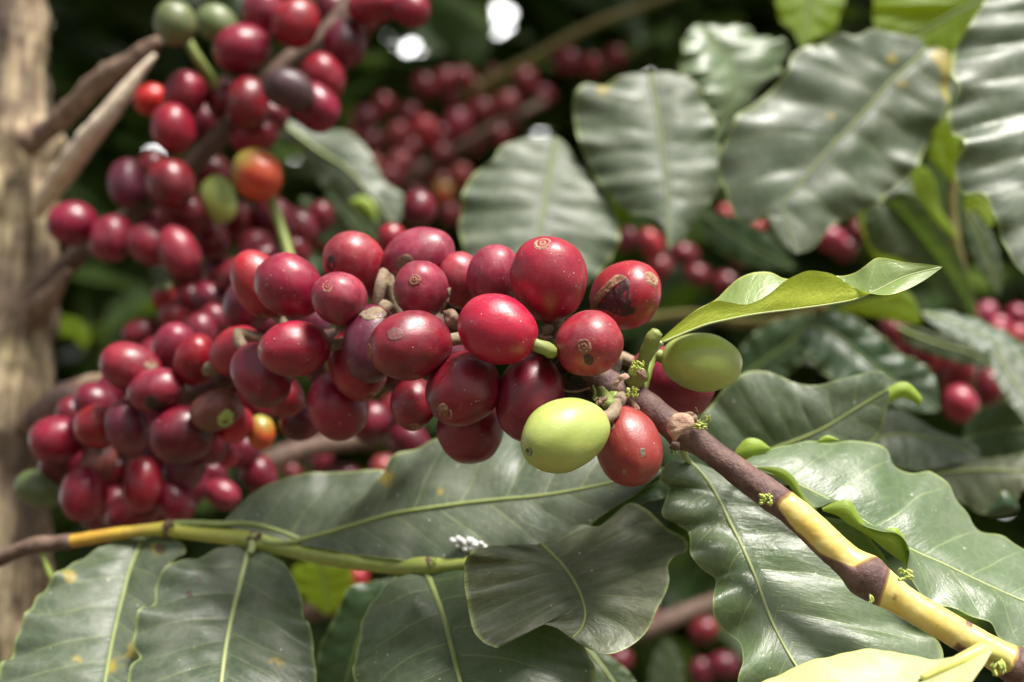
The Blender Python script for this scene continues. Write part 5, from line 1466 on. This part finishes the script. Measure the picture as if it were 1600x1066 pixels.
cell = 10
GX0, GY0, GW, GH = -260, -240, 212, 154
cover = np.zeros((GH, GW), np.int16)
VV, FF = [], []
cnt = 0
back_row = []
def add_leaf(prm, wp):
    global cnt
    pts = leaf_points(*prm, 56, 24, wp)
    flat = pts.reshape(-1, 3)
    u, w_, dz = project(flat)
    ok = dz > .1
    if not ok.all(): return False
    if ((u[:, None] - HX) ** 2 + (w_[:, None] - HY) ** 2 < HR ** 2).any(): return False
    gx = ((u - GX0) / cell).astype(int); gy = ((w_ - GY0) / cell).astype(int)
    k = (gx >= 0) & (gx < GW) & (gy >= 0) & (gy < GH)
    m = np.zeros_like(cover, bool)
    m[gy[k], gx[k]] = True
    cover[m] += 1
    p = leaf_points(*prm, NUf, NVf, wp).reshape(-1, 3)
    b = len(VV) * NUf * NVf
    VV.append(p)
    for i in range(NUf - 1):
        for j in range(NVf - 1):
            FF.append((b + i * NVf + j, b + i * NVf + j + 1, b + (i + 1) * NVf + j + 1, b + (i + 1) * NVf + j))
    cnt += 1
    return True

# the mass behind, from 0.65 to 1.7 m, wider than the view
for _ in range(2600):
    d = .90 + .85 * rng.random() ** .8
    x = rng.uniform(-900, 2500); y = rng.uniform(-700, 1750)
    prm, wp = rand_leaf(Pn(np.array([x, y, d])))
    add_leaf(prm, wp)
# unseen leaf roof, added to keep the mass below it in shade
for _ in range(1100):
    yy = rng.uniform(.50, 1.7)
    zz = 1.4 + yy * math.tan(PITCH + R(14.5)) + rng.uniform(.03, .55)
    prm, wp = rand_leaf(np.array([rng.uniform(-1.1, 1.1), yy, zz]))
    add_leaf(prm, wp)
# unseen leaf row behind the camera, added to block low frontal sky light
for _ in range(900):
    prm, wp = rand_leaf(np.array([rng.uniform(-2.6, 2.6), -1.3 - rng.uniform(0, .5), rng.uniform(.3, 2.15)]))
    prm = (prm[0], prm[1], prm[2] * np.array([1, -1, 1]), prm[3] * 1.6, prm[4] * 1.7, prm[5], prm[6])
    back_row.append((prm, wp))
# close what is still open, except the few gaps left for sky spots and stand-in glints
for rnd_ in range(6):
    op = np.argwhere(cover < 3)
    rng.shuffle(op)
    for (gy, gx) in op:
        if cover[gy, gx] >= 3: continue
        px, py = GX0 + (gx + .5) * cell, GY0 + (gy + .5) * cell
        near = (np.hypot(px - HX, py - HY) < HR + 4).any()
        if near: continue
        for _t in range(6):
            prm, wp = rand_leaf(Pn(np.array([px + rng.uniform(-60, 60), py + rng.uniform(-60, 60), rng.uniform(.95, 1.7)])))
            if rnd_ > 2: prm = (*prm[:3], prm[3] * .6, prm[4] * .6, *prm[5:])
            if add_leaf(prm, wp): break
for prm, wp in back_row:
    b = len(VV) * NUf * NVf
    VV.append(leaf_points(*prm, NUf, NVf, wp).reshape(-1, 3))
    for i in range(NUf - 1):
        for j in range(NVf - 1):
            FF.append((b + i * NVf + j, b + i * NVf + j + 1, b + (i + 1) * NVf + j + 1, b + (i + 1) * NVf + j))
fo = link_mesh('coffee_foliage', np.concatenate(VV), FF, M['shade'], None)
tag(fo, 'dense dark green mass of coffee leaves filling the shade behind everything', 'foliage', kind='stuff')
print('foliage leaves', cnt, 'open', int((cover < 1).sum()))
